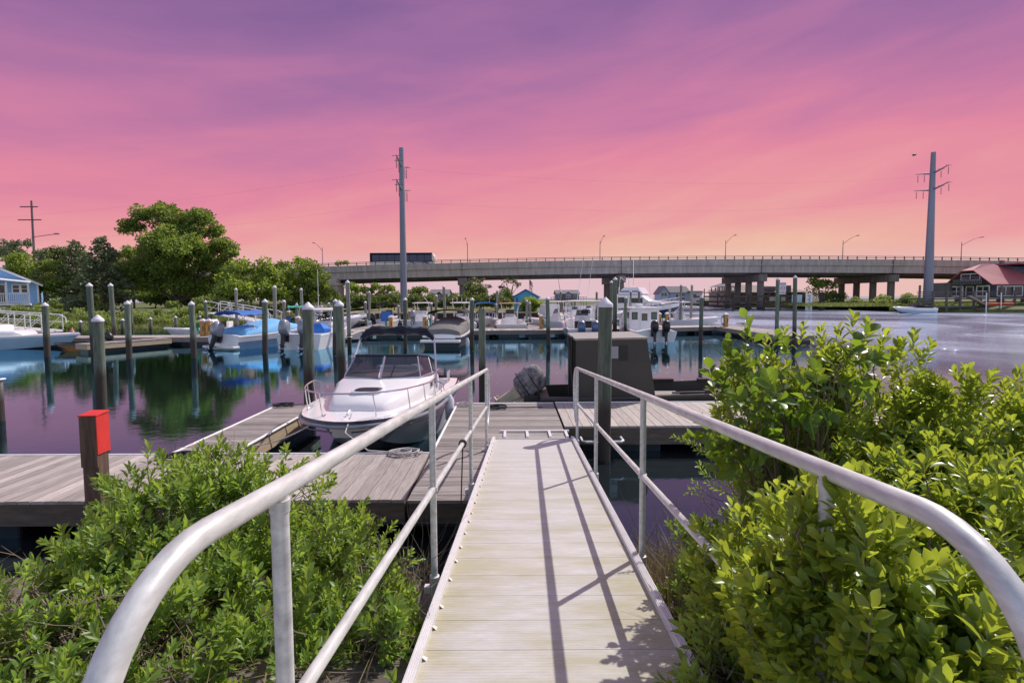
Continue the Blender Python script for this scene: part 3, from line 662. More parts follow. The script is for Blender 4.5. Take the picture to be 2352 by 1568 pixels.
# ================================================================ DOCKS
ZD = .46
def dock(name, label, x, y, L, W, rz=0., along='w', z=ZD, wood=None, fas=None, bw=.142, strip=(), group='floating docks', floats=None, fh=.24):
    t_ = thing(name, label, 'dock', (x, y, 0), rz, group); s_ = MB(); r_ = random.Random(int(x*7+y*13+L))
    if along == 'w':
        n = int(L/bw)
        for i in range(n): a = i*L/n; j = r_.uniform(-.004, .004); s_.box(a, a+L/n-.008, .0+j, W+j, z-.035, z+r_.uniform(-.0015, .0015), r_.uniform(-1, 1))
    else:
        n = int(W/bw)
        for i in range(n): a = i*W/n; s_.box(0, L, a, a+W/n-.008, z-.035, z+r_.uniform(-.0015, .0015), r_.uniform(-1, 1))
    s_.build('decking', wood or (M_wood if along == 'w' else M_woodx), t_)
    s_ = MB(); f = .045
    for (a, b, c, d) in ((0.01, L-.01, .012, .012+f), (0.01, L-.01, W-.012-f, W-.012), (.012, .012+f, .06, W-.06), (L-.012-f, L-.012, .06, W-.06)): s_.box(a, b, c, d, z-.037-fh, z-.037, r_.uniform(-1, 1))
    s_.build('fascia', fas or M_fascia, t_)
    s_ = MB(); n = max(1, int(L/1.9))
    for i in range(n): a = (i+.15)*L/n; s_.box(a, a+L/n*.7, .12, W-.12, -.12, z-.25)
    s_.build('float', floats or M_black, t_, bevel=.03)
    for (a, b, c, d) in strip: MB().tube([(a, b, z-.005), (c, d, z-.005)], .022, 8).build('edge_strip', M_strip, t_)
    return t_
d0 = dock('walkway_dock', 'grey plank walkway dock running across behind the left shrub', -13, 5.36, 11.85, 1.64, strip=((0, 1.64, 11.85, 1.64),))
d1 = dock('centre_dock', 'grey crosswise plank dock where the aluminium gangway lands', -1.12, 5.33, 1.95, 5.0, along='l', strip=((0, 1.7, 0, 5.0),))
MB().box(-.0, 1.95, 4.98, 5.03, ZD-.03, ZD+.012).build('edge_strip', M_strip, d1)
s_ = MB()
for i in range(9): s_.tube([(1.6-i*.45, -.02, .22), (1.5-i*.45, -.02, .22)], .02, 6)
s_.tube([(-3.0, -.015, .22), (1.9, -.015, .22)], .014, 6); s_.build('water_pipe', M_black, d1)
d2 = dock('right_dock', 'pale plank dock with dark fascia on the right behind the green pile', .87, 8.45, 5.8, 1.92, wood=M_woodl, bw=.15, fas=M_fascia, fh=.28)
MB().tube([(0, 1.93, ZD), (5.8, 1.93, ZD)], .02, 6).build('edge_strip', M_strip, d2)
d3 = dock('finger_dock', 'narrow grey finger dock left of the moored white motorboat', -4.75, 7.02, .85, 3.3, along='l', fas=M_tim, strip=((0, 0, 0, 3.3), (.85, 0, .85, 3.3)))
d4 = dock('distant_dock', 'distant dock behind the white workboat and small dinghy', -28, 29.0, 13.2, 1.9, .02, fas=M_fasciag, bw=.2)
d5 = dock('floating_finger', 'low wooden floating finger with black floats in front of the left distant dock', -21.6, 25.3, 1.1, 4.0, -.45, 'l', fas=M_tim, bw=.2)
d6 = dock('distant_main_dock', 'long grey dock behind the grey covered boat and the motorboats', -15.2, 33.2, 20, 2, .045, fas=M_fasciag, bw=.2)
d7 = dock('distant_corner_dock', 'long dock carrying ochre pedestals behind the white pilothouse boat', 4.9, 34.15, 10.2, 2, .27, fas=M_fasciag, bw=.2)
d8 = dock('end_dock', 'dock arm reaching toward the no wake sign pile', 14.6, 27.9, 2.05, 10.6, 0, 'l', fas=M_fasciag, bw=.2)
d9 = dock('rear_dock', 'rear dock beyond the T-top boats, parallel to the bulkhead', -22, 50, 42, 1.8, 0, fas=M_fasciag, bw=.25)
d10 = dock('outer_dock', 'outermost dock of the marina in front of the bulkhead', 0, 66, 22, 1.8, 0, fas=M_fasciag, bw=.25)
for k, (x, lab) in enumerate(((-11.4, 'right of the white hardtop boat'), (-2.2, 'between the grey covered boat and the T-top boats'), (1.1, 'beside the boat with the red brown top'), (7.0, 'behind the pilothouse boat'))):
    dock('slip_finger', 'narrow distant finger dock '+lab, x, 35.6+(1.6 if x > 5 else 0), 1.0, 7.5, 0, 'l', fas=M_fasciag, bw=.2)
# metal gangways on the left
def gang(label, p0, p1, wdt=1.2, hh=.95):
    a, b = Vector(p0), Vector(p1); d = b-a; L = math.hypot(d.x, d.y)
    t_ = thing('metal_gangway', label, 'gangway', p0, math.atan2(d.y, d.x)); k = d.z/L
    MB().hexa([(0, 0, -.12), (L, 0, d.z-.12), (L, wdt, d.z-.12), (0, wdt, -.12), (0, 0, 0), (L, 0, d.z), (L, wdt, d.z), (0, wdt, 0)]).build('deck', M_aluc, t_)
    for y in (0, wdt):
        s_ = MB(); n = max(3, int(L/1.3))
        s_.tube([(-.25, y, hh*.55)]+[(0, y, hh*.97), (.2, y, hh+k*.2)]+[(L-.2, y, hh+k*L), (L+.25, y, hh*.8+k*L), (L+.3, y, hh*.45+k*L)], .035, 6)
        s_.tube([(0, y, hh*.5), (L, y, hh*.5+k*L)], .025, 6)
        for i in range(n+1): s_.tube([(L*i/n, y, k*L*i/n), (L*i/n, y, k*L*i/n+hh)], .028, 6)
        for i in range(n): s_.tube([(L*i/n, y, k*L*i/n), (L*(i+1)/n, y, k*L*(i+1)/n+hh)], .02, 6)
        s_.build('railing', M_aluc, t_)
gang('aluminium gangway behind the white workboat at the left edge', (-39, 33.6, 1.25), (-28.6, 31.2, .75))
gang('aluminium gangway coming down through the marsh shrubs to the distant dock', (-25.8, 43.5, 1.5), (-19.0, 40.0, .7))

# ================================================================ MOORING PILES
def pile(xt, yt, xb, Y, wpx, label, green=True, cap=True, ring=0, z1=None):
    a = PY(xt, yt, Y); d = wpx*Y/F; r = d/2; b = PY(xb, 690+(3068/Y), Y)
    hgt = a[2]; dx = (a[0]-b[0]); ch = d*.62 if cap else 0
    t_ = thing('mooring_pile', label, 'mooring pile', (b[0], Y, 0), 0, 'mooring piles of the marina'); t_.rotation_euler = (rnd.uniform(-.01, .01), math.atan2(dx, hgt), rnd.uniform(0, 6))
    hs = max(.4, hgt-ch*.8); M_ = M_pile if green else M_pileg
    n = 22 if Y < 16 else 12; s_ = MB()
    prof = [(r*.99*(1+.015*math.sin(k*1.7)), -1.2+(hs+1.2)*k/8) for k in range(9)]
    if not cap: prof.append((r*.9, hs+.02))
    s_.lathe(prof, n, tone=rnd.uniform(-1, 1)); s_.build('pole', M_, t_, smooth=True)
    if cap:
        MB().lathe([(r*1.10, hs-d*.24), (r*1.10, hs-.01), (r*1.04, hs+.02*d), (r*.52, hs+ch*.44), (r*.12, hs+ch*.78), (r*.1, hs+ch*.8)], n).build('cap', M_cap, t_, smooth=True, ang=25)
    if ring:
        pts = [(1.35*r*math.cos(q), 1.35*r*math.sin(q), ring) for q in np.linspace(0, 2*PI, 17)]
        MB().tube(pts, .018, 6, caps=False).build('pile_hoop', M_aluc, t_)
    return t_
PL = [ # xt, yt, xb, Y, w, label, green
(97,694,109,23.6,12.5,'capped pile standing in front of the bow half of the white workboat at the left',1),
(204.5,649,216,24.5,12,'tall capped pile in front of the conifers, rising just right of the small dinghy',1),
(252,650,265,31,9.5,'tall green capped pile leaning slightly, right of the tall pile by the dinghy',1),
(225,722,234,11.9,22,'thick nearby pile with white cone cap and green rope, left of centre water',1),
(288,690,297,22.5,12.5,'capped pile standing in the water left of the big tree reflection',1),
(297,690,304,36,7,'slim pile directly behind the capped pile left of the big tree reflection',1),
(181,735,185,37,7,'short capped pile on the distant dock by the small red and white buoy',0),
(281,731,282,37,7,'short capped pile on the distant dock left of the reflected tree',0),
(345,728,347,38,6.5,'short capped pile on the distant dock, leftmost of the two by the marsh grass',0),
(403,725,405,38,6.5,'short capped pile on the distant dock, right one of the two by the marsh grass',0),
(441,691,446,22.8,12.5,'capped pile standing in the water left of the blue covered boat',1),
(473,689,476,36,7,'slim capped pile behind the pair of ochre pedestals',1),
(460,724,461,41,5,'very short thin pile left of the white skiff behind the distant dock',0),
(539.5,661,545,38,6.5,'tall thin pile rising behind the blue bimini top',0),
(525,694,527,48,5,'thin pile behind the marsh gangway, left of the blue bimini top',0),
(600.5,686,609,24.5,12,'capped pile in front of the light blue boat cover',1),
(627,655,633,34,8.5,'tall pile behind the bow of the blue covered boat',0),
(652,688,655,36,8,'capped pile just left of the ochre pedestal behind the blue covered bow',0),
(696,661,697,38,6.5,'tall thin pile behind the thick near pile, with dead branch beside it',0),
(681,696,682,42,6,'thin short pile left of the thick near pile by the twin engine boat',0),
(707,693,711,12.1,24,'thick near pile with white cone cap in front of the twin engine boat',1),
(761.5,686,769,25,10,'slim dark pile in front of the hardtop of the twin engine boat',1),
(777,689,787,15.6,19,'thick capped pile just left of the white motorboat windscreen',1),
(797.5,643,803,28,9.5,'tallest capped pile of the marina, left of the white express boat bow',0),
(755,694,755,44,5.5,'thin pile far behind the hardtop of the twin engine boat',0),
(846,668,849,46,5.5,'tall thin pile in front of the shoreline trees right of the white express boat',0),
(838,691,842,40,6,'thin pile at the bow of the white express boat',0),
(915,700,916,47,5,'short thin pile between the black engine skiff and the grey engine T-top boat',0),
(927,683,931,27,9,'green capped pile standing before the tall steel transmission pole',1),
(989,695,991,40,5,'thin short pile right of the ochre pedestal with hanging green hose',0),
(995,676,1000,42,6,'thin taller pile above the black bimini of the grey covered boat',0),
(1018.5,655,1023,38,6.5,'tall pile rising behind the grey covered boat',0),
(1066,693,1067,40,5.5,'thin pile behind the T-top right of the grey covered boat',0),
(1081,683,1084,27,9.5,'capped green pile at the right side of the grey covered boat',1),
(1140,665,1142,44,5,'tall thin pile behind the red brown topped boat',0),
(1138,696,1139,42,5.5,'shorter thin pile at the red brown topped boat',0),
(1209,688,1210,39,6,'pale thin pile in front of the round bright bush',0),
(1217,693,1218,42,5.5,'darker thin pile in front of the round bright bush',0),
(1257,681,1260,28,9.5,'capped pile standing in the water in front of the ochre pedestal and white T-top boat',1),
(1287,667,1288,42,5,'tall thin pile below the far grey stilt house',0),
(1291,691,1291,42,5,'shorter thin pile beside the tall one below the far grey stilt house',0),
(1367,668,1369,48,5,'dark thin pile left of the near green pile, behind the twin blue engines boat',0),
(1392,682,1386,8.1,32,'big nearby green pile with white cone cap in front of the dark hunting boat cabin',1),
(1415,636,1412,33,9.5,'tall pile rising beneath the first pier over the water, taller of the pair',1),
(1405,644,1402,36,7.5,'tall pile rising beneath the first pier over the water, shorter of the pair',1),
(1436,680,1436,31,7,'dark capped pile at the cabin corner of the white pilothouse boat',1),
(1447,667,1447,50,5,'thin dark pile in front of the yacht stern',0),
(1468,666,1468,50,5,'thin dark pile in front of the yacht cabin side',0),
(1562,652,1562,42,5.5,'tall pile in front of the pale blue house, left of the pair',0),
(1586,652,1586,44,5.5,'tall pile in front of the pale blue house, right of the pair',0),
(1611,678,1609,28,9,'capped pile standing in open water in front of the long corner dock',1),
(1826,632,1824,27.7,9,'tall capped pile at the tip of the end dock, right of the sign pile',1)]
for k, q in enumerate(PL): pile(*q[:5], q[5], bool(q[6]), ring=(.52 if q[0] in (797.5,) else 0))
sp_ = pile(1790, 637, 1783, 27.4, 8.5, 'tall capped pile carrying the white no wake sign at the end dock', ring=.52)
pile(1107, 710, 1108, 13.0, 16, 'flat topped uncapped green pile right of the grey covered boat', cap=False)
pile(-5, 872, -2, 11., 22, 'weathered pile with metal hoop cut off by the left edge of the view', False, False, ring=.9)
# the sign
sg = thing('no_wake_sign', 'small white slow no wake sign with red ring on the tall end dock pile', 'sign', (*PY(1798, 662, 27.2)[:2], PY(1798, 662, 27.2)[2]))
MB().box(-.17, .17, -.01, .01, -.32, .32).build('board', M_trim, sg, bevel=.006)
def text(s, par, size, loc, mt, name='lettering', rx=PI/2):
    cu = bpy.data.curves.new(name, 'FONT'); cu.body = s; cu.size = size; cu.align_x = 'CENTER'; cu.extrude = .002; 
    o = bpy.data.objects.new(name, cu); C.objects.link(o); bpy.context.view_layer.update(); me = bpy.data.meshes.new_from_object(o.evaluated_get(bpy.context.evaluated_depsgraph_get())); bpy.data.objects.remove(o)
    me.materials.clear(); me.materials.append(mt); o = bpy.data.objects.new(name, me); C.objects.link(o); o.parent = par; o.location = loc; o.rotation_euler = (rx, 0, 0); return o
text('SLOW', sg, .12, (0, -.016, .19), M_black); text('WAKE', sg, .12, (0, -.016, -.27), M_black); text('NO', sg, .10, (0, -.016, -.035), M_black)
MB().tube([(.12*math.cos(a), -.014, .12*math.sin(a)) for a in np.linspace(0, 2*PI, 25)], .012, 6).build('red_ring', M_red, sg)
br_ = MB().tube([(-.33, -.09, -.12), (-.33, -.30, -.12), (-.28, -.36, -.12), (.28, -.36, -.12), (.33, -.30, -.12), (.33, -.09, -.12)], .02, 8)
hp = tag(br_.build('pile_guide', M_aluc), 'bent metal pile guide bolted to the fascia of the right dock', 'pile guide'); hp.location = (1.45, 8.43, .42)

# ================================================================ POWER PEDESTALS
def pedestal(x, y, Y, label, hose=1, mt=None, h=.85, z=ZD):
    p = PY(x, y, Y); t_ = thing('dock_pedestal', label, 'pedestal', (p[0], Y, z), 0, 'wooden utility pedestals on the docks')
    MB().box(-.13, .13, -.13, .13, 0, h).build('post', mt or M_yel, t_, bevel=.01)
    MB().loft([[(-.15, -.15, h), (.15, -.15, h), (.15, .15, h), (-.15, .15, h)], [(-.15, -.15, h+.06), (.15, -.15, h+.06), (.15, .15, h+.06), (-.15, .15, h+.06)], [(-.03, -.03, h+.16), (.03, -.03, h+.16), (.03, .03, h+.16), (-.03, .03, h+.16)]]).build('cap', M_cap, t_)
    MB().box(.03, .10, -.142, -.131, h*.35, h*.7).build('outlet_cover', M_fascia, t_)
    if hose:
        s_ = MB(); sx = .24*hose
        for k in range(5): s_.tube([(sx+.13*math.cos(a)+.015*k, -.06+.03*k, h*.55+(.25+.02*k)*math.sin(a)) for a in np.linspace(0, 2*PI, 15)], .017, 5)
        s_.tube([(sx, 0, h*.35), (sx+.05, -.1, .1), (sx+.25*hose, -.2, .02)], .017, 5); s_.build('hose', M_hose, t_)
for a in ((467, 764, 30.2, 'ochre wooden pedestal, left one of the pair left of the blue covered boat', -1), (481, 765, 30.2, 'ochre wooden pedestal, right one of the pair left of the blue covered boat', 1),
          (663, 735, 50.5, 'tiny distant ochre pedestal above the bow of the blue covered boat', 0), (898, 748, 34.5, 'ochre pedestal with green hose on its left, above the folded navy canopy', -1),
          (940, 716, 50.6, 'distant ochre pedestal between the steel pole and the grey engine T-top boat', 0), (976, 750, 34.6, 'ochre pedestal with hanging green hose left of the black bimini', 1),
          (1243, 753, 35.2, 'ochre pedestal with green hose left of the white T-top boat by the water pile', 1), (1514, 747, 38.2, 'ochre pedestal directly right of the white pilothouse cabin', 0),
          (1532, 746, 38.6, 'ochre pedestal with green hose on its left in front of the small hardtop boat', -1), (1667, 746, 36.5, 'lone ochre pedestal with green hose on its left at the dock corner', -1),
          (1338, 722, 50.8, 'distant ochre pedestal seen through the T-top of the twin blue engines boat', 0)): pedestal(a[0], a[1], a[2], a[3], a[4])
pedestal(685, 752, 34.2, 'faded pinkish pedestal behind the engines of the blue console boat', -1, M_pedpale)
# near post with red lid
pb = thing('red_box_post', 'brown timber post with bright red sheathed box on top beside the left shrub', 'post', (PY(236, 1147, 5.28)[0], 5.22, .1), R(4))
MB().box(-.078, .078, -.075, .075, -.3, 1.0).build('post', M_post, pb, bevel=.006)
MB().box(-.082, .080, -.088, -.0755, .80, 1.32).build('box_front', M_post, pb)
MB().box(-.080, .080, -.0752, .080, 1.001, 1.32).build('box', M_post, pb)
s_ = MB(); s_.box(.081, .090, -.09, .09, .93, 1.322); s_.hexa([(-.088, -.095, 1.325), (.095, -.095, 1.325), (.095, .095, 1.34), (-.088, .095, 1.34), (-.088, -.095, 1.337), (.095, -.095, 1.337), (.095, .095, 1.355), (-.088, .095, 1.355)])
s_.build('red_lid', M_red, pb)

# ================================================================ NEAR GANGWAY
KX, KZ = .0262, -.0963
gw = thing('aluminium_gangway', 'long aluminium gangway with pipe handrails leading down to the dock', 'gangway', (0, 0, 0))
zr = lambda Y: H-1.37+KZ*Y                       # deck surface
def W_(x, Y, z): return (x+KX*Y, Y, zr(Y)+z)
s_ = MB(); y = -1.3; i = 0; Y1 = 7.5
while y < Y1-.02:
    y2 = min(y+.252, Y1)-.003; tn = rnd.uniform(-1, 1)
    s_.hexa([W_(-.46, y, -.04), W_(.68, y, -.04), W_(.68, y2, -.04), W_(-.46, y2, -.04), W_(-.46, y, 0), W_(.68, y, 0), W_(.68, y2, 0), W_(-.46, y2, 0)], tn); y += .252
def rampmat():
    mt = bpy.data.materials.new('mossy_aluminium_planks'); mt.use_nodes = True; t = NT(mt.node_tree)
    tc = t.n('ShaderNodeTexCoord'); ob = tc.outputs['Object']; sp = t.n('ShaderNodeSeparateXYZ', i_0=ob)
    mp = t.n('ShaderNodeMapping', i_Vector=ob, i_Scale=(1.1, 4, 1)); mp2 = t.n('ShaderNodeMapping', i_Vector=ob, i_Scale=(5, 26, 1))
    a = t.n('ShaderNodeTexNoise', i_Vector=mp.outputs[0], i_Scale=1.6, i_Detail=7., i_Roughness=.68); b = t.n('ShaderNodeTexNoise', i_Vector=mp2.outputs[0], i_Scale=2.4, i_Detail=5., i_Roughness=.7)
    edge = t.math('ABSOLUTE', t.math('SUBTRACT', t.math('SUBTRACT', sp.outputs[0], t.math('MULTIPLY', sp.outputs[1], KX)), .11))
    moss = t.math('ADD', t.maprange(a.outputs[0], .37, .60), t.maprange(edge, .28, .56, 0., .55)); moss = t.math('MULTIPLY', moss, t.maprange(sp.outputs[1], 2.4, 7., 1., .25))
    moss = t.math('MULTIPLY', moss, t.maprange(b.outputs[0], .3, .6, .5, 1.), clamp=True)
    c = t.mix(t.maprange(b.outputs[0], .35, .65), (.47, .445, .435), (.56, .53, .515)); c = t.mix(t.math('MULTIPLY', moss, .85), c, (.36, .33, .20))
    wh = t.maprange(b.outputs[0], .66, .72); c = t.mix(t.math('MULTIPLY', wh, .5), c, (.62, .60, .57))
    at = t.n('ShaderNodeAttribute', attribute_name='tone'); v = t.math('ADD', t.math('MULTIPLY', at.outputs['Fac'], .025), 1.); c = t.mix(1., c, t.n('ShaderNodeCombineXYZ', i_0=v, i_1=v, i_2=v).outputs[0], 'MULTIPLY')
    wv = t.n('ShaderNodeTexWave', wave_type='BANDS', bands_direction='Y', i_Vector=ob, i_Scale=16.)
    bp = t.n('ShaderNodeBump', i_Height=wv.outputs['Fac'], i_Strength=.5, i_Distance=.003)
    bs = t.n('ShaderNodeBsdfPrincipled', i_Base_Color=c, i_Roughness=.62, i_Normal=bp.outputs[0])
    t.n('ShaderNodeOutputMaterial', i_Surface=bs.outputs[0]); return mt
s_.build('deck_planks', rampmat(), gw)
MB().hexa([W_(-.455, -1.3, -.06), W_(.675, -1.3, -.06), W_(.675, Y1, -.06), W_(-.455, Y1, -.06), W_(-.455, -1.3, -.006), W_(.675, -1.3, -.006), W_(.675, Y1, -.006), W_(-.455, Y1, -.006)]).build('deck_frame', M_alud, gw)
for a, b in ((-.497, -.455), (.675, .715)):
    s_ = MB(); s_.hexa([W_(a, -1.3, -.14), W_(b, -1.3, -.14), W_(b, Y1+.06, -.14), W_(a, Y1+.06, -.14), W_(a, -1.3, .035), W_(b, -1.3, .035), W_(b, Y1+.06, .035), W_(a, Y1+.06, .035)])
    for k in range(4): q = a+.006+k*.01; s_.hexa([W_(q, -1.3, .034), W_(q+.005, -1.3, .034), W_(q+.005, Y1, .034), W_(q, Y1, .034), W_(q, -1.3, .040), W_(q+.005, -1.3, .040), W_(q+.005, Y1, .040), W_(q, Y1, .040)])
    s_.build('curb', M_aluc, gw)
s_ = MB()
for k in range(34): yy = -1.2+k*.252+rnd.uniform(-.04, .04); s_.hexa([W_(-.456, yy+.05, .02), W_(-.436, yy+.05, .0), W_(-.436, yy+.08, .0), W_(-.456, yy+.08, .01), W_(-.456, yy+.055, .008), W_(-.444, yy+.055, .003), W_(-.444, yy+.075, .003), W_(-.456, yy+.075, .008)])
s_.build('plank_clips', M_aluc, gw)['kind'] = 'stuff'
s_ = MB(); s_.hexa([W_(-.46, Y1, -.03), W_(.68, Y1, -.03), W_(.64, Y1+.26, -.05), W_(-.40, Y1+.26, -.05), W_(-.46, Y1, .012), W_(.68, Y1, .012), W_(.64, Y1+.26, -.03), W_(-.40, Y1+.26, -.03)])
s_.build('toe_plate', M_aluc, gw, bevel=.004)
for x in (-.32, 0.03, .38, .64): MB().box(x+.2-.02, x+.2+.02, Y1+.24, Y1+.56, ZD+.004, ZD+.03).build('hinge_strap', M_aluc, gw)
MB().box(-.2, .9, Y1+.56, Y1+.60, ZD+.004, ZD+.035).build('strap_bar', M_aluc, gw)
def rail(x0, yA, posts, sgn, topr=1.055):
    rz_ = lambda Y: topr
    pts = []
    R0 = .27; ex = yA-.02                       # near end bend, then down in front of us
    for a in np.linspace(PI*.5, 0, 12): pts.append(W_(x0, ex-R0*math.cos(a), topr-R0+R0*math.sin(a)))
    pts = pts[::-1]; pts.insert(0, W_(x0, ex-R0-.01, .25)); pts = [(p[0], p[1], p[2]) for p in pts]
    ye = posts[-1]
    pts += [W_(x0, q, topr) for q in np.linspace(ex+.1, ye+.1, 14)]
    for a in np.linspace(PI*.42, -PI*.5, 12): pts.append(W_(x0, ye+.1+.32*math.cos(a), topr-.32+.32*math.sin(a) - (0 if a > 0 else .1*(-a))))
    pts.append(W_(x0, ye+.02, .28))
    MB().tube(pts, .0228, 20).build('handrail', M_alu, gw, smooth=True)
    MB().tube([W_(x0, ex-.1, .53), W_(x0, ye, .53)], .019, 16).build('mid_rail', M_alu, gw, smooth=True)
    for i, Y in enumerate(posts):
        x = x0+KX*Y
        MB().tube([(x, Y, zr(Y)-.02), (x, Y, zr(Y)+topr)], .0195, 16).build('rail_post', M_alu, gw, smooth=True)
        MB().lathe([(.03, -.28), (.03, -.0), (.022, .004)], 14, (x, Y, zr(Y))).build('post_socket', M_alud, gw, smooth=True)
        MB().lathe([(.027, -.014), (.029, 0), (.027, .014)], 14, (x, Y, zr(Y)+.53)).build('weld_collar', M_alu, gw, smooth=True)
        if i == 0: s_ = MB().lathe([(.0215, topr-.05), (.0235, topr-.022)], 16, (x, Y, zr(Y))); s_.build('weld_collar', M_alu, gw, smooth=True)
        MB().box(x-.06*(sgn < 0), x+.06*(sgn > 0)*0+.0+(.06 if sgn < 0 else 0), Y-.02, Y+.02, zr(Y)-.1, zr(Y)-.06).build('post_bracket', M_aluc, gw)
rail(-.55, .88, [1.12, 2.98, 5.06, 7.1], -1)
rail(.755, .98, [1.26, 3.26, 5.45, 7.45], 1)
# zip cord / black strap tied on the left mid rail, hanging rope
x = -.55+KX*4.4
rp = thing('tied_rope', 'black rope knotted round the left middle rail and hanging down', 'rope', (x, 4.4, zr(4.4)+.53))
s_ = MB()
for k in range(4): s_.tube([(.03*math.cos(a), .012*k-.02, .03*math.sin(a)) for a in np.linspace(0, 2*PI, 13)], .006, 6)
s_.build('knot', M_ropd, rp); MB().tube([(0, 0, -.03), (-.02, .02, -.5), (-.01, 0, -1.0), (-.02, .02, -1.15)], .006, 6).build('tail', M_ropd, rp)

def coil(x, y, label, mt, z=ZD, sc_=1., tailp=None, name='rope_coil'):
    r_ = random.Random(int(abs(x*100))); s_ = MB(); pts = []
    for k in range(64): a = k*.55; q = (.09+.05*math.sin(k*.37)+.03*r_.random())*sc_; pts.append((q*1.5*math.cos(a), q*math.sin(a), .012+.0007*k+.01*r_.random()))
    s_.tube(pts, .009*sc_, 6)
    if tailp: s_.tube(tailp, .009*sc_, 6)
    o = s_.build(name, mt); o.location = (x, y, z); tag(o, label, 'rope', 'rope coils on the docks'); return o
def P0(x, y, z=ZD): p = G(x, y, z); return p[0], p[1]
coil(*P0(652, 933), 'black rope coil at the tip of the narrow finger dock', M_ropd, tailp=[(.1, 0, .02), (.3, .12, .015), (.4, .05, .02)])
coil(*P0(930, 1043), 'pale rope coil round a cleat below the motorboat bow, near the gangway rail', M_rope)
coil(*P0(420, 1050), 'dark rope lying on the walkway dock edge above the left shrub', M_ropd, tailp=[(-.1, 0, .02), (-.4, .03, .015)])
coil(*P0(545, 1046), 'pale rope coil just right of the shrub top on the walkway dock', M_rope, sc_=.8)
coil(*P0(1140, 938), 'black rope heap on the far edge of the centre dock by the camouflaged outboard', M_ropd, sc_=1.0, tailp=[(.1, 0, .02), (.5, .03, .02), (.9, .06, .02)])
coil(*P0(1068, 931), 'pale rope on the centre dock beside the stern of the white motorboat', M_rope, sc_=.8)

# ================================================================ BOATS
def hull(par, L, B, fb, fs, cock=(.03, .6), floor=.15, dr=.35, rake=.5, blunt=0., p=2.4, t0=.35, mats=None, inner=.16, deckz=.0, rail=None, flare=.12, name='hull'):
    """bow towards +y. mats: bottom, lower side, upper side, rail, deck"""
    def sheer(t):
        s = max(0, (t-t0)/(1-t0)); wv = B/2*(1-s**p) if not blunt else B/2*(1-(1-blunt)*s**p)*math.sqrt(1-.93*(max(0, s-.80)/.20)**2.2)
        if t < .15: wv *= .95+.05*t/.15
        return max(wv, .015), -L/2+L*t, fs+(fb-fs)*t**1.7
    ts = sorted(set([0, .001] + [i/22 for i in range(1, 23)] + ([.87, .90, .925, .945, .962, .976, .987, .994] if blunt else []) + [cock[0], cock[0]+.006, cock[1], cock[1]+.006])); ts = [t for t in ts if t <= 1]
    rows = []
    for t in ts:
        wv, y, z = sheer(t); s = max(0, (t-t0)/(1-t0))
        yb = y - rake*s**2.2; zc = -.02+(.40*z)*s**3; zk = -dr*(1-s**5)+zc*s**5*.9; zk = max(zk, -dr)
        wc = wv*(.86-flare*s-.25*s*s) if not blunt else wv*(.86-flare*s-.75*s*s)
        wc = max(wc, .01); ym = y - rake*.45*s**2.2; wm = wc+(wv-wc)*.62
        inside = cock[0]+.003 < t < cock[1]+.003
        g = min(inner, wv*.6)
        zi = z+.02; wi = wv-g; zf = floor if inside else z+.02+deckz*min(1, wi*2); wf = wi-.02 if inside else wi*.55
        rows.append([(0, yb, zk), (wc, yb+.02, zc), (wm, ym, zc+(z-zc)*.58), (wv*.985, y-.01*s, z-.10), (wv, y, z-.035), (wv-.02, y, z+.01), (wi, y-.04*s, zi), (wf, y-.05*s, zf), (0, y-.06*s, zf if inside else z+.03+deckz*1.15)])
    m = len(rows[0]); mm = [0, 1, 2, 3, 3, 4, 4, 4]; vs = []; fs_ = []; mi = []
    for r_ in rows: vs += r_ + [(-x, y, z) for x, y, z in r_]
    for i in range(len(rows)-1):
        for k in range(m-1):
            a = i*2*m+k; b = a+2*m; fs_.append((a, a+1, b+1, b)); mi.append(mm[k]); a += m; b += m; fs_.append((a, b, b+1, a+1)); mi.append(mm[k])
    for k in range(m-1):
        for e, base in ((0, 0), (1, (len(rows)-1)*2*m)):
            fs_.append((base+k, base+m+k, base+m+k+1, base+k+1)); mi.append([2, 2, 2, 3, 3, 4, 4, 4][k] if e == 0 else mm[k])
    s_ = MB(); s_.add(vs, fs_, 0., mi)
    o = s_.build(name, mats or [M_bottom, M_white, M_white, M_whiteb, M_white], par, smooth=True, ang=32)
    return sheer
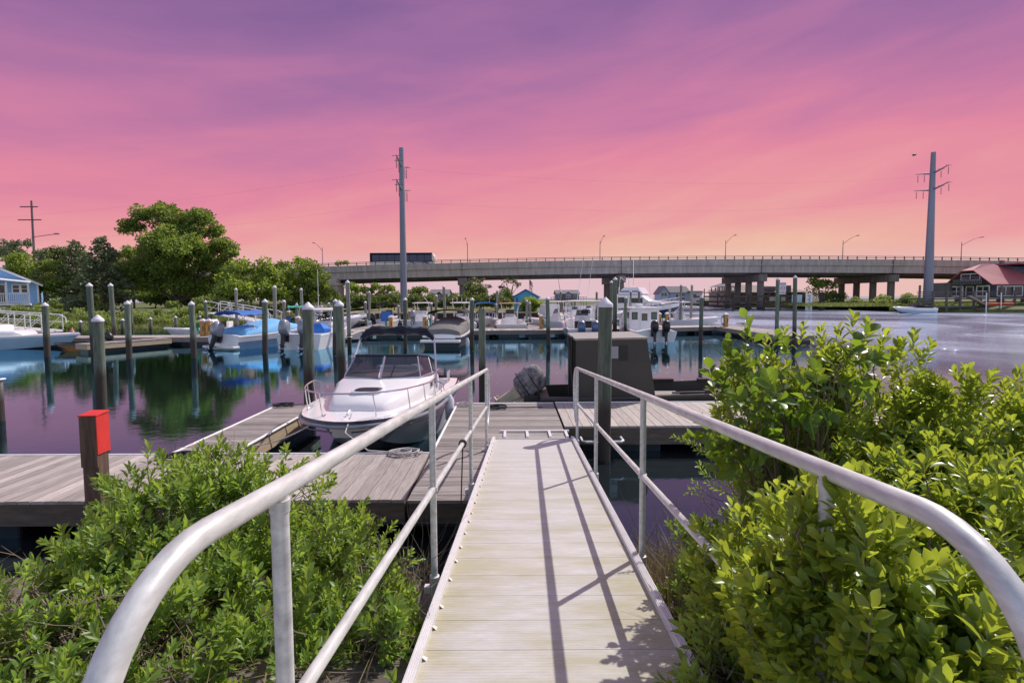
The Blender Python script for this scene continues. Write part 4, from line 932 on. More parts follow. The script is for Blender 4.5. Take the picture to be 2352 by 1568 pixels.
def outboard(par, x, y, z, s=1., tilt=0., cm=None, lm=None, name='outboard', top=None):
    M = Matrix.Translation((x, y, z)) @ Matrix.Rotation(-R(tilt), 4, 'X') @ Matrix.Scale(s, 4)
    a = MB(); a.M = M; rings = []
    for zz, rx, ry, cy in ((-.02, .13, .20, -.24), (.04, .19, .27, -.27), (.22, .215, .31, -.30), (.42, .215, .32, -.31), (.56, .19, .29, -.31), (.66, .13, .21, -.32), (.69, .05, .10, -.33)):
        rings.append([(rx*(abs(math.cos(q))**.75)*(1 if math.cos(q) > 0 else -1), cy+ry*(abs(math.sin(q))**.75)*(1 if math.sin(q) > 0 else -1), zz) for q in np.linspace(0, 2*PI, 20, endpoint=False)])
    a.loft(rings); c = a.build(name, cm or M_black, par, smooth=True, ang=50)
    if top:
        b = MB(); b.M = M; rr = [[(p[0]*1.03, (p[1]+.31)*1.03-.31, p[2]+.012) for p in r_] for r_ in rings[4:]]; b.loft(rr); b.build('cowl_top', top, c, smooth=True)
    b = MB(); b.M = M
    b.loft([[(-w_, cy-d, zz), (w_, cy-d, zz), (w_*1., cy+d*.7, zz), (0, cy+d, zz), (-w_, cy+d*.7, zz)] for zz, w_, d, cy in ((.02, .1, .16, -.25), (-.15, .07, .13, -.25), (-.55, .045, .11, -.27), (-.72, .03, .10, -.27))])
    b.box(-.07, .07, -.46, -.08, -.54, -.52); b.ball((0, -.28, -.72), (.055, .20, .06), 8); b.slab([(-.008, -.18, -.74), (-.008, -.36, -.74), (-.008, -.38, -.95), (-.008, -.30, -.95)], (.016, 0, 0))
    b.box(-.13, .13, -.09, .05, -.28, .06); b.box(-.03, .03, -.26, -.06, -.2, -.1)
    b.build('engine_leg', lm or cm or M_black, c, smooth=True)
    b = MB(); b.M = M
    for k in range(3):
        q = k*2*PI/3; b.slab([(0, -.47, -.72), (.13*math.cos(q-.4), -.45, -.72+.13*math.sin(q-.4)), (.15*math.cos(q+.1), -.48, -.72+.15*math.sin(q+.1)), (.10*math.cos(q+.5), -.50, -.72+.10*math.sin(q+.5))], (0, .01, 0))
    b.tube([(0, -.44, -.72), (0, -.53, -.72)], .03, 8); b.build('propeller', M_steel, c); return c
def ttop(par, y, z0, z1, w, l, cm=None, fm=None, xb=False, name='hardtop', thick=.07):
    cm = cm or M_white; fm = fm or M_white
    s_ = MB(); o = []
    for zz, k in ((z1, .93), (z1+thick*.5, 1.), (z1+thick, .9), (z1+thick*1.35, .5)):
        o.append([(w/2*k*(abs(math.cos(q))**.45)*(1 if math.cos(q) > 0 else -1), y+l/2*k*(abs(math.sin(q))**.45)*(1 if math.sin(q) > 0 else -1), zz) for q in np.linspace(0, 2*PI, 24, endpoint=False)])
    s_.loft(o); top = s_.build(name, cm, par, smooth=True, ang=40)
    s_ = MB(); hx = w*.33
    for sx in (-1, 1):
        for yy, d in ((y-l*.2, -.12), (y+l*.22, .15)):
            s_.tube([(sx*hx*.92, yy, z0), (sx*hx*.96, yy, z0+(z1-z0)*.7), (sx*hx*1.15, yy+d, z1+.01)], .028, 7)
        s_.tube([(sx*hx, y-l*.2, z0+(z1-z0)*.5), (sx*hx, y+l*.22, z0+(z1-z0)*.5)], .02, 6)
        s_.tube([(sx*w*.42, y-l*.42, z1), (sx*w*.42, y+l*.42, z1)], .022, 6)
    s_.tube([(-hx, y-l*.2, z0+(z1-z0)*.52), (hx, y-l*.2, z0+(z1-z0)*.52)], .02, 6)
    if xb: s_.tube([(-hx, y-l*.2, z0+.05), (hx, y-l*.2, z0+(z1-z0)*.5)], .02, 6); s_.tube([(hx, y-l*.2, z0+.05), (-hx, y-l*.2, z0+(z1-z0)*.5)], .02, 6)
    s_.build('top_frame', fm, par, smooth=True); return top
def console(par, y, z0, w, l, h, cm=None, gl=True):
    s_ = MB(); s_.loft([[(-w/2, y-l/2, z0), (w/2, y-l/2, z0), (w/2, y+l/2, z0), (-w/2, y+l/2, z0)], [(-w/2, y-l/2, z0+h*.75), (w/2, y-l/2, z0+h*.75), (w/2, y+l/2, z0+h*.55), (-w/2, y+l/2, z0+h*.55)], [(-w*.42, y-l*.25, z0+h), (w*.42, y-l*.25, z0+h), (w*.42, y+l*.2, z0+h*.95), (-w*.42, y+l*.2, z0+h*.95)]])
    c = s_.build('console', cm or M_white, par, bevel=.03)
    if gl: MB().slab([(-w*.4, y+l*.18, z0+h*.95), (w*.4, y+l*.18, z0+h*.95), (w*.34, y, z0+h*1.3), (-w*.34, y, z0+h*1.3)], (0, .02, 0)).build('windshield', M_gl, par)
    MB().tube([(.16*math.cos(a)-.1, y-l/2-.08, z0+h*.75+.16*math.sin(a)) for a in np.linspace(0, 2*PI, 13)], .014, 6).build('steering_wheel', M_steel, c)
def seat(par, y, z0, w, mt=None): s_ = MB(); s_.box(-w/2, w/2, y-.25, y+.25, z0, z0+.5); s_.box(-w/2, w/2, y-.32, y-.22, z0+.45, z0+.9); s_.build('helm_seat', mt or M_white, par, bevel=.05)
def bowrail(par, sheer, t0, t1=1., h=.45, n=5, ins=.1, r=.014, sep=False):
    P_ = []
    for t in np.linspace(t0, t1, 11): w_, y, z = sheer(t); P_.append((max(w_-ins, .02), y-.05, z+h*min(1, .55+(t-t0)*3)))
    full = P_ + [(-x, y, z) for x, y, z in P_[::-1]]
    w0, y0, zz0 = sheer(t0-.05); full = [(w0-ins, y0, zz0+.02)] + full + [(-w0+ins, y0, zz0+.02)]
    s_ = MB().tube(full, r, 7)
    if sep: s_ = s_.build('bow_rail', M_steel, par, smooth=True) and MB()
    for t in np.linspace(t0+.06, t1-.02, n):
        w_, y, z = sheer(t)
        for sx in (-1, 1):
            s_.tube([(sx*max(w_-ins*.8, .03), y-.18, z+.02), (sx*max(w_-ins, .02), y-.05, z+h*min(1, .55+(t-t0)*3))], r*.85, 6)
            if sep: s_.build('stanchion', M_steel, par, smooth=True); s_ = MB()
    if not sep: s_.build('bow_rail', M_steel, par, smooth=True)
def bimini(par, y0, y1, w, z, zb, mt, sag=.16, name='bimini_top'):
    s_ = MB(); top = []; n = 10
    for yy in np.linspace(y0, y1, 7):
        e = .05*math.sin((yy-y0)/(y1-y0)*PI*3)**2
        top.append([(w/2*math.sin(a), yy, z-sag*(1-math.cos(a))-e) for a in np.linspace(-PI/2*.98, PI/2*.98, n)])
    bot = [[(p[0], p[1], p[2]-.03) for p in r_[::-1]] for r_ in top]
    s_.loft([a+b for a, b in zip(top, bot)]); s_.build(name, mt, par, smooth=True)
    s_ = MB(); ym = (y0+y1)/2
    for sx in (-1, 1):
        for yy in (y0, ym, y1): s_.tube([(sx*w/2, ym-.1, zb), (sx*w/2, yy, z-sag)], .013, 6)
    s_.build('top_frame', M_steel, par)
def cover(par, secs, mt, name='cover', n=11, jit=.02):
    s_ = MB(); o = []
    for i, (y, w, z0, z1) in enumerate(secs):
        r_ = [(w*math.cos(a), y, z0+(z1-z0)*(max(0, math.sin(a))**.75)*(1+jit*math.sin(i*2.3+a*6))) for a in np.linspace(0, PI, n)]
        o.append(r_+[(-w*.9, y, z0-.1), (w*.9, y, z0-.1)])
    s_.loft(o); return s_.build(name, mt, par, smooth=True, ang=50)
def boat(name, label, x, y, rz, cat='boat', group=None): return thing(name, label, cat, (x, y, 0), rz, group)
def toward(a, b): return math.atan2(-(b[0]-a[0]), b[1]-a[1])

# ---- the near white cuddy motorboat (bow towards us)
b = boat('cuddy_motorboat', 'white cuddy cabin motorboat with navy folded canopy moored beside the gangway', -2.45, 9.75, PI-.02, 'motorboat')
sh = hull(b, 4.7, 2.36, .80, .70, (.04, .50), .30, .4, 1.35, .42, 3.2, .40, [mat('antifouling', (.05, .045, .05), .6), M_white, M_white, M_navy, M_white], inner=.22, flare=.14)
MB().tube([(sh(t)[0]+.012, sh(t)[1]+.0, sh(t)[2]-.15) for t in np.linspace(.05, 1, 22)], .012, 6).tube([(-sh(t)[0]-.012, sh(t)[1]+.0, sh(t)[2]-.15) for t in np.linspace(.05, 1, 22)], .012, 6).build('pinstripe', M_navy, b)
MB().tube([(sh(t)[0]+.006, sh(t)[1], sh(t)[2]-.07) for t in np.linspace(0, 1, 24)]+[(-sh(t)[0]-.006, sh(t)[1], sh(t)[2]-.07) for t in np.linspace(1, 0, 24)], .032, 8).build('rub_rail', M_silver, b, smooth=True)
# cabin trunk
def rr(hw, y, z, k=.14): return [(hw, y, z-.45), (hw, y, z-k), (hw-.03, y, z-.05), (hw-k*.8, y, z), (0, y, z+.03), (-hw+k*.8, y, z), (-hw+.03, y, z-.05), (-hw, y, z-k), (-hw, y, z-.45)]
s_ = MB(); s_.loft([rr(.40, 1.62, .82, .05), rr(.50, 1.52, .93), rr(.66, 1.05, .99), rr(.78, .55, 1.03), rr(.82, .35, 1.09), rr(.88, -.3, 1.12), rr(.90, -.75, 1.12), rr(.88, -1.0, 1.08, .1)])
s_.build('cabin_trunk', M_white, b, smooth=True, ang=50)
s_ = MB(); o_ = [(.27*(abs(math.cos(q))**.6)*(1 if math.cos(q) > 0 else -1), 1.0+.24*(abs(math.sin(q))**.6)*(1 if math.sin(q) > 0 else -1)) for q in np.linspace(0, 2*PI, 20, endpoint=False)]
s_.prism(o_, .97, 1.04); h_ = s_.build('foredeck_hatch', M_white, b, bevel=.008); MB().prism([(x*.82, 1.0+(y-1.0)*.8) for x, y in o_], 1.041, 1.048).build('hatch_pane', M_gl, h_)
for sx in (-1, 1): MB().box(sx*.885-.012, sx*.885+.012, -.55, -.12, .90, 1.01).build('port_window', M_gl, b, bevel=.004)
# windscreen: base and top curves
base = [(-.88, -1.0, 1.11), (-.86, -.35, 1.13), (-.72, .12, 1.12), (-.02, .36, 1.12)]; topc = [(-.78, -1.15, 1.26), (-.73, -.62, 1.43), (-.60, -.22, 1.49), (-.02, -.02, 1.51)]
mir = lambda q: [(-x, y, z) for x, y, z in q]
for q, w_ in ((base, topc), (mir(base), mir(topc))):
    for i in range(3):
        MB().slab([q[i], q[i+1], w_[i+1], w_[i]], (0, .008, 0)).build('windscreen_pane', M_gl, b)
s_ = MB(); full_b = base+mir(base)[::-1]; full_t = topc+mir(topc)[::-1]
s_.tube(full_b, .014, 6)
for i in (1, 2, 5, 6, 3): s_.tube([full_b[i], full_t[i]], .02 if i == 3 else .012, 6)
s_.build('windscreen_frame', M_steel, b)
MB().tube(full_t, .026, 8).build('navy_trim', M_nc, b, smooth=True)
MB().tube([(-.2, .3, 1.15), (-.23, .2, 1.27), (-.25, .14, 1.35)], .01, 5).build('wiper', M_black, b)
seat(b, -.75, .3, .9, M_whiteb)
bowrail(b, sh, .50, .985, .40, 5, .06, .013, True)
# folded bimini
s_ = MB(); r_ = random.Random(4); yb = -1.0
for k in range(7):
    pts = []
    for u in np.linspace(-1, 1, 13):
        droop = .16*max(0, abs(u)-.78)/.22+.02*math.sin(u*9+k*2); pts.append((u*.74-.03, yb+.08*math.sin(k*2.4)+.03*math.sin(u*7+k), 1.93+.03*math.cos(k*2.1)-droop+.015*math.sin(u*13+k)))
    s_.tube(pts, [.035]+[.045+.012*r_.random() for _ in range(11)]+[.035], 8)
s_.build('folded_canopy', M_nc, b, smooth=True)
s_ = MB()
for sx in (-1, 1):
    for dy in (0, .06, -.07): s_.tube([(sx*.93, -.45+dy, .82), (sx*.77-.03, yb+dy*.5, 1.80)], .012, 6)
s_.build('canopy_poles', M_steel, b, smooth=True)
for sx, t_ in ((-1, .78), (1, .78)):
    w_, y_, z_ = sh(t_); MB().tube([(sx*(w_-.14), y_-.12, z_+.03), (sx*(w_-.14), y_-.06, z_+.05), (sx*(w_-.14), y_+.06, z_+.05), (sx*(w_-.14), y_+.12, z_+.03)], .014, 6).build('cleat', M_steel, b)
MB().tube([(0, 2.1, .86), (0, 2.0, .90), (0, 1.9, .86)], .014, 6).build('cleat', M_steel, b)
MB().loft([[(.09*k*math.cos(q)-1.22, -.2+.09*k*math.sin(q), z) for q in np.linspace(0, 2*PI, 12, endpoint=False)] for z, k in ((.18, .4), (.25, 1), (.62, 1), (.72, .4))]).build('fender', M_whiteb, b, smooth=True)
outboard(b, 0, -2.5, .30, 1.0, 0, M_whiteb)
for sx in (-1, 1):
    for dy in (0, .14, .28): MB().tube([(sx*.98, -1.6-dy, .72), (sx*.98, -1.6-dy, .95), (sx*.98, -1.66-dy, .97)], .012, 5).build('rod_holder', M_steel, b)
def line(pts, label, mt=M_rope, r=.011):
    P_ = [Vector(p) for p in pts]; s_ = MB()
    if len(P_) == 2:
        a, c = P_; d = (a-c).length; P_ = [a.lerp(c, u)-Vector((0, 0, .10*d*4*u*(1-u))) for u in np.linspace(0, 1, 12)]
    tag(s_.tube(P_, r, 6).build('mooring_line', mt), label, 'rope', 'mooring lines')
line([(-2.42, 7.65, .87), (-2.38, 7.2, .7), (-2.0, 7.0, .5), (-1.62, 6.98, .48)], 'pale mooring line from the motorboat foredeck cleat down to the walkway dock')
line([(-2.85, 7.75, .84), (-3.95, 7.2, .5)], 'pale mooring line from the motorboat bow to the narrow finger dock')
line([(-1.3, 9.9, .82), (-1.08, 10.1, .48)], 'short pale mooring line from the motorboat side to the centre dock')

# ---- dark hunting boat with cabin behind the right dock, camouflaged outboard
b = boat('hunting_boat', 'dark olive hunting boat with slab sided cabin moored behind the right dock', 3.55, 11.45, -PI/2, 'boat')
OL = [M_olive]*5
hull(b, 5.9, 1.75, .68, .50, (.03, .97), .08, .15, .35, .35, 3., .6, OL, inner=.1)
s_ = MB(); x0, x1 = -.72, .78   # local x: negative = far side
# cabin profile (local y along boat), near side local +x faces the camera
ya, ybt, ybb, yat = -2.22, -.74, -.52, -2.22
s_.slab([(.80, ya, .30), (.80, ybb, .30), (.80, ybt, 1.72), (.80, yat, 1.70)], (-.03, 0, 0))
cab = s_.build('cabin_side', M_olive, b)
MB().slab([(-.72, ya, .30), (-.72, ybb, .30), (-.72, ybt, 1.74), (-.72, yat, 1.72)], (.03, 0, 0)).build('cabin_side', M_olive, b)
MB().hexa([(-.76, yat-.02, 1.725), (.80, yat-.02, 1.705), (.80, ybt+.02, 1.725), (-.76, ybt+.02, 1.745), (-.76, yat-.02, 1.765), (.80, yat-.02, 1.745), (.80, ybt+.02, 1.765), (-.76, ybt+.02, 1.785)]).build('cabin_roof', M_tan, b)
MB().slab([(-.68, ybb, .3), (.76, ybb, .3), (.76, ybt, 1.70), (-.68, ybt, 1.70)], (0, -.03, 0)).build('cabin_front', M_olive, b)
MB().box(.801, .812, -1.50, -1.34, 1.33, 1.58).build('cabin_window', mat('milky_window', (.30, .30, .31), .3), b)
MB().box(.801, .808, -1.33, -1.14, 1.28, 1.60).build('painted_recess', M_black, b)  # black panel, the shade of the open recess put into its colour
MB().tube([(.70, ybt+.04, 1.46), (.70, ybt+.13, 1.44), (.70, ybt+.16, 1.3), (.70, ybt+.1, 1.22)], .014, 6).build('grab_handle', M_black, b)
s_ = MB()
for dy, h_ in ((-.06, 1.78), (-.12, 1.5)): s_.tube([(.6, ya+dy, .5), (.6, ya+dy, h_)], .02, 6)
s_.build('pole_bracket', M_black, b)
MB().tube([(.75, ya-.05, .6), (.72, ya-.14, 1.6), (.68, ya-.36, 3.0)], [.014, .010, .004], 6).build('fishing_rod', M_black, b)
MB().box(-.1, .55, -.45, .15, .30, .48).build('seat_box', M_tan, b, bevel=.02); MB().box(-.4, .5, .9, 2.1, .32, .38).build('bench', M_tan, b, bevel=.01)
MB().tube([(.78, -.2, .60), (.78, 2.4, .64)], .02, 6).build('push_pole', M_black, b); MB().box(.62, .80, .5, 1.2, .55, .65).build('gear_tray', M_black, b)
for y0_, y1_ in ((-.3, .3), (.9, 1.15)): MB().box(-.86, -.70, y0_, y1_, .58, .65).build('deck_plate', M_black, b)
o = outboard(b, .05, -3.26, .30, 1.0, 56, M_camo, M_beige)
s_ = MB(); s_.M = Matrix.Translation((.05, -3.26, .30)) @ Matrix.Rotation(-R(56), 4, 'X') @ Matrix.Scale(1.0, 4)
for zz in (.16, .4): s_.tube([(.225*math.cos(a), -.30+.33*math.sin(a), zz) for a in np.linspace(0, 2*PI, 21)], .012, 6)
s_.build('cowl_strap', M_black, o)
MB().box(-.2, .25, -3.3, -2.93, .12, .45).build('engine_bracket', M_olive, b, bevel=.02)

# ---- left white workboat
wy = 27.5
b = boat('white_workboat', 'long pale blue hulled workboat with low white stepped cabin at the left edge', -28.6, 27.8, -PI/2+.10, 'boat')
hull(b, 9.6, 2.7, .78, .62, (.03, .45), .2, .35, .5, 0, 2.0, .45, [M_bottom, M_ltblue, M_ltblue, M_white, M_white], deckz=.03)
MB().loft([[(w_, y, .6), (w_, y, z), (w_*.8, y, z+.05), (-w_*.8, y, z+.05), (-w_, y, z), (-w_, y, .6)] for y, w_, z in ((-1.9, .95, 1.25), (.55, .95, 1.25), (.75, .93, 1.22), (.8, .85, .95), (2.0, .7, .92), (2.3, .5, .75))]).build('cabin', M_white, b, smooth=True, ang=30)
MB().box(-.40, .45, -1.2, -.4, 1.31, 1.36).build('cabin_hatch', M_white, b, bevel=.02)
for y_ in (-1.2, .1): MB().box(.951, .965, y_-.2, y_+.2, .98, 1.16).build('cabin_window', M_glh, b)
MB().slab([(-.6, -1.95, 1.28), (.6, -1.95, 1.28), (.5, -2.1, 1.75), (-.5, -2.1, 1.75)], (0, .03, 0)).build('windscreen', M_gl, b)
# dinghy
p = PY(190, 800, 27.2)
b = boat('small_dinghy', 'small orange brown skiff with black outboard beside the workboat bow', -22.3, 26.6, PI/2+.2, 'dinghy')
hull(b, 2.6, 1.1, .42, .36, (.04, .9), .08, .1, .3, 0, 2.2, .4, [mat('orange_hull', (.34, .15, .04), .5)]*3+[M_black, M_blk], inner=.08)
outboard(b, 0, 0.2-1.4, .42, .62, 45, M_black)
by_ = tag(MB().loft([[(r_*math.cos(q), r_*math.sin(q), z) for q in np.linspace(0, 2*PI, 12, endpoint=False)] for z, r_ in ((0, .1), (.1, .16), (.42, .07), (.55, .03))]).build('marker_buoy', [mat('red_white_buoy', (.6, .25, .25), .5, var=.5, scale=3)]), 'small red and white cone buoy on the distant left dock', 'buoy'); by_.location = (*PY(166, 768, 30.0)[:2], ZD)

# ---- skiff behind the distant dock with white outboards
b = boat('white_skiff', 'low white skiff with white engine and console behind the left ochre pedestals', -20.2, 34.0, PI/2+.05, 'boat')
hull(b, 5.6, 2.0, .75, .6, (.04, .75), .2, .25, .5, 0, 2.3, .35, None)
console(b, -.3, .25, .8, .8, 1.05); seat(b, -1.2, .25, .8)
for x in (-.3, .3): outboard(b, x, -2.75, .55, .95, 5, M_whiteb)

# ---- blue covered bowrider
a_, c_ = (-14.75, 26.7), (-13.35, 32.2)
b = boat('covered_bowrider', 'white and blue runabout under a light blue cover with silver outboard', (a_[0]+c_[0])/2+.1, (a_[1]+c_[1])/2, toward(a_, c_)-.12, 'motorboat')
sh = hull(b, 6.0, 2.35, .98, .70, (.04, .3), .3, .4, .7, 0, 2.6, .35, [M_bottom, mat('side_blue', (.16, .26, .40), .25, coat=.3), M_white, M_whiteb, M_white], deckz=.06)
s_ = MB(); s_.loft([[(sx*(sh(t)[0]+.006), sh(t)[1]-.04, sh(t)[2]*k) for t in np.linspace(.12, .93, 14)] for sx in (1,) for k in (.40, .62)], closed=False, caps=False)
s_.loft([[(-sh(t)[0]-.006, sh(t)[1]-.04, sh(t)[2]*k) for t in np.linspace(.12, .93, 14)] for k in (.40, .62)], closed=False, caps=False)
cover(b, [(-2.45, 1.05, .72, .86), (-2.2, 1.08, .76, 1.12), (-1.2, 1.1, .78, 1.25), (-.4, 1.1, .8, 1.42), (.2, 1.08, .84, 1.5), (.9, .98, .88, 1.3), (1.8, .72, .92, 1.1), (2.4, .35, .95, 1.0)], M_sky)
MB().box(-1.1, 1.1, -3.35, -2.95, .08, .2).build('swim_platform', M_white, b, bevel=.03)
outboard(b, -.15, -3.05, .62, 1.05, 25, M_silver, M_black)
bimini(b, -2.7, -.9, 1.9, 2.0, .85, M_mblue, .2)
line([(-15.6, 26.9, .62), (-17.0, 28.9, .5)], 'pale mooring line from the blue covered boat to the distant dock', r=.02)

# ---- blue console twin engine boat with hardtop
b = boat('hardtop_boat', 'white twin engine boat with blue covered console under a white hardtop', -10.75, 29.3, -.04, 'motorboat')
hull(b, 6.4, 2.45, 1.1, .78, (.12, .8), .3, .4, .8, 0, 2.5, .38, None)
ttop(b, -.1, .35, 1.95, 1.9, 1.9, xb=False, thick=.1)
s_ = MB(); s_.loft([[(-.75, -1.55, .3), (.65, -1.55, .3), (.65, -.9, .3), (-.75, -.9, .3)], [(-.75, -1.6, 1.0), (.65, -1.6, 1.0), (.8, -.9, .95), (-.75, -.9, .95)], [(-.6, -1.5, 1.28), (.45, -1.5, 1.28), (.5, -1.0, 1.25), (-.6, -1.0, 1.25)]]); s_.build('blue_console_cover', mat('bright_blue_canvas', (.02, .16, .55), .7, var=.1), b, bevel=.04)
console(b, .1, .35, 1.1, 1.0, 1.0)
for x in (-.62, .35): outboard(b, x, -3.2, .72, 1.1, 18, M_silver, M_black)
MB().tube([(-.4, .3, 2.05), (-.4, .3, 4.3)], .014, 5).build('antenna', M_trim, b)
bowrail(b, lambda t: (max(1.2*(1-max(0, (t-.38)/.62)**2.5), .02), -3.2+6.4*t, .78+.32*t**1.7), .6, 1., .4)

# ---- express boat, bow to the right
b = boat('express_boat', 'white open bow boat with raked windscreen pointing right, beyond the tallest pile', -14.0, 37.6, -1.15, 'motorboat')
sh = hull(b, 6.6, 2.3, 1.35, .75, (.05, .5), .3, .35, 1.1, 0, 2.4, .35, None, deckz=.12)
bowrail(b, sh, .55, 1., .35, 4)
MB().slab([(-.9, .2, 1.0), (.9, .2, 1.0), (.75, -.45, 1.6), (-.75, -.45, 1.6)], (0, .02, 0)).build('windscreen', M_gl, b)
MB().tube([(-.9, .2, 1.0), (-.75, -.45, 1.62), (.75, -.45, 1.62), (.9, .2, 1.0)], .03, 6).build('windscreen_frame', M_steel, b)
bimini(b, -2.2, -.6, 1.9, 2.15, 1.0, M_grnc, .12, 'green_top')
MB().box(-.6, .6, -2.6, -2.0, .7, 1.35).build('blue_seat_cover', M_mblue, b, bevel=.06)
# floating lifts with jet ski shapes near it
b = boat('floating_lift', 'small beige floating lift below the white express boat bow', -11.2, 31.6, -1.2, 'floating dock')
MB().loft([[(-.7, y, .1), (.7, y, .1), (.75, y, z), (.2, y, z-.06), (-.2, y, z-.06), (-.75, y, z)] for y, z in ((-1.8, .35), (1.3, .42), (1.8, .62))]).build('deck', M_cream, b, bevel=.03)

# ---- skiff with black outboard
b = boat('console_skiff', 'small white skiff seen from astern with blue seat cover and black engine', -11.3, 46.8, -.1, 'motorboat')
hull(b, 5.6, 2.1, .95, .6, (.04, .75), .3, .3, .6, 0, 2.4, .35, None)
outboard(b, -.2, -2.85, .62, 1.0, 8, M_black); console(b, .3, .4, .8, .8, .9)
MB().loft([[(-.5, -.6, .4), (.5, -.6, .4), (.5, .1, .4), (-.5, .1, .4)], [(-.42, -.55, 1.45), (.42, -.55, 1.45), (.42, 0, 1.45), (-.42, 0, 1.45)]]).build('blue_seat_cover', M_mblue, b, bevel=.05)
bimini(b, -.3, 1.6, 1.9, 2.15, .8, M_blk, .08)
# ---- T-top with grey outboard
b = boat('ttop_boat', 'white T-top boat with grey outboard directly above the folded navy canopy', -8.1, 46.5, -.08, 'motorboat', 'white T-top boats')
hull(b, 6.0, 2.2, 1.0, .65, (.04, .75), .3, .3, .6, 0, 2.4, .35, None)
outboard(b, 0, -3.05, .72, 1.1, 28, M_silver); console(b, .2, .4, .9, .9, 1.1); ttop(b, .2, .4, 2.15, 1.75, 2.0); seat(b, -.8, .35, .9)
MB().tube([(.5, .3, 2.2), (.1, .3, 2.7)], .02, 5).build('antenna', M_trim, b)

# ---- grey covered boat
b = boat('grey_covered_boat', 'dark boat under a grey cover with white swim platform and black bimini', -3.45, 29.9, -.10, 'motorboat')
hull(b, 5.6, 2.2, .98, .62, (.04, .3), .3, .35, .6, 0, 2.5, .35, [M_bottom, M_black, M_black, M_white, M_white], deckz=.05)
MB().box(-1.05, 1.05, -3.3, -2.82, .28, .42).build('swim_platform', M_white, b, bevel=.04)
MB().box(-.7, .75, -2.86, -2.7, .45, .66).build('engine_hatch', M_white, b, bevel=.03)
cover(b, [(-2.72, 1.0, .66, .98), (-2.2, 1.06, .7, 1.2), (-1.3, 1.05, .78, 1.42), (-.2, 1.02, .82, 1.55), (.7, .95, .86, 1.45), (1.7, .7, .92, 1.15), (2.3, .35, .96, 1.02)], M_grc)
bimini(b, -1.6, .3, 2.15, 1.98, .8, M_blk, .22)
MB().ball((1.28, -2.3, .2), (.12, .12, .3), 7).build('fender', M_whiteb, b, smooth=True)

# ---- white T-top right of it
def cc(label, x, y, rz, L=5.8, B=2.1, top=2.2, tm=None, fm=None, xb=False, hm=None, **k):
    b = boat('ttop_boat', label, x, y, rz, 'motorboat', 'white T-top boats'); sh = hull(b, L, B, 1.0, .7, (.04, .75), .3, .3, .6, 0, 2.4, .35, hm)
    console(b, 0, .35, .85, .85, 1.05); ttop(b, -.1, .4, top, 1.8, 1.9, tm, fm, xb); seat(b, -1.0, .3, .85); return b, sh
b, sh = cc('white T-top boat with rocket launcher rod holders right of the grey covered boat', -4.0, 40.5, .15)
for k in range(5): MB().tube([(-.7+k*.35, -1.0, 2.2), (-.7+k*.35, -1.15, 2.6)], .025, 5).build('rod_holder', M_trim, b)
b = boat('blue_top_boat', 'small white boat facing the camera with bright blue bimini top', -2.1, 41.5, PI+.1, 'motorboat')
sh = hull(b, 5.6, 2.1, 1.15, .8, (.04, .6), .3, .3, .7, .12, 2.6, .35, None, deckz=.08); bowrail(b, sh, .6, .98, .4); bimini(b, -1.2, .3, 1.7, 2.25, .9, mat('bright_blue_canvas', (.02, .16, .55), .7), .15)
MB().slab([(-.85, .2, 1.0), (.85, .2, 1.0), (.75, -.2, 1.55), (-.75, -.2, 1.55)], (0, .02, 0)).build('windscreen', M_gl, b)
MB().tube([(-.3, -.5, 2.2), (-.5, -.5, 3.8)], .012, 5).build('antenna', M_trim, b)
# ---- reddish top aluminium boat
b, sh = cc('open aluminium skiff with red brown canopy on cross braced legs', -.15, 39.3, .05, 5.6, 2.3, 2.15, mat('rusty_canopy', (.30, .15, .10), .7), M_steel, True, [M_cream, mat('bare_aluminium', (.42, .40, .38), .5, .4), M_cream, M_white, M_white])
MB().tube([(.6, -2.6, .75), (1.5, -2.3, .8), (1.5, -1.9, 1.2), (.7, -1.7, .8)], .03, 6).build('stern_rail', M_steel, b)
# ---- white T-tops behind the pile
b, sh = cc('white T-top boat with bow to the left behind the ochre pedestal and water pile', 3.6, 41.0, .9, 6.6, 2.3, 2.25)
cc('white boat with tall white T-top just left of the twin blue engines boat', 5.6, 38.8, -.05, 5.8, 2.2, 2.3)
# ---- navy boat with twin blue outboards
b = boat('navy_hull_boat', 'white and navy T-top boat with twin blue grey outboards left of the near pile', 4.35, 31.6, -.02, 'motorboat')
sh = hull(b, 7.0, 2.55, 1.35, .85, (.08, .78), .35, .4, .9, 0, 2.5, .4, [M_bottom, M_navy, M_ltblue, M_white, M_white])
ttop(b, .1, .45, 2.35, 2.2, 2.1); console(b, .2, .4, 1.0, 1.0, 1.1, M_white)
MB().box(-.6, .6, -1.6, -1.0, .7, 1.2).build('dark_seat', M_blk, b, bevel=.05)
for x in (-.5, .25): outboard(b, x, -3.55, .62, .98, 10, M_bcowl, None, top=M_silver)
for x in (-.3, .3): MB().tube([(x, .4, 2.4), (x+.4, .4, 5.2)], .012, 5).build('antenna', M_trim, b)
MB().tube([(-1.2, -2.6, .9), (-1.2, -2.6, 1.3)], .03, 6).build('rod_holder', M_steel, b)
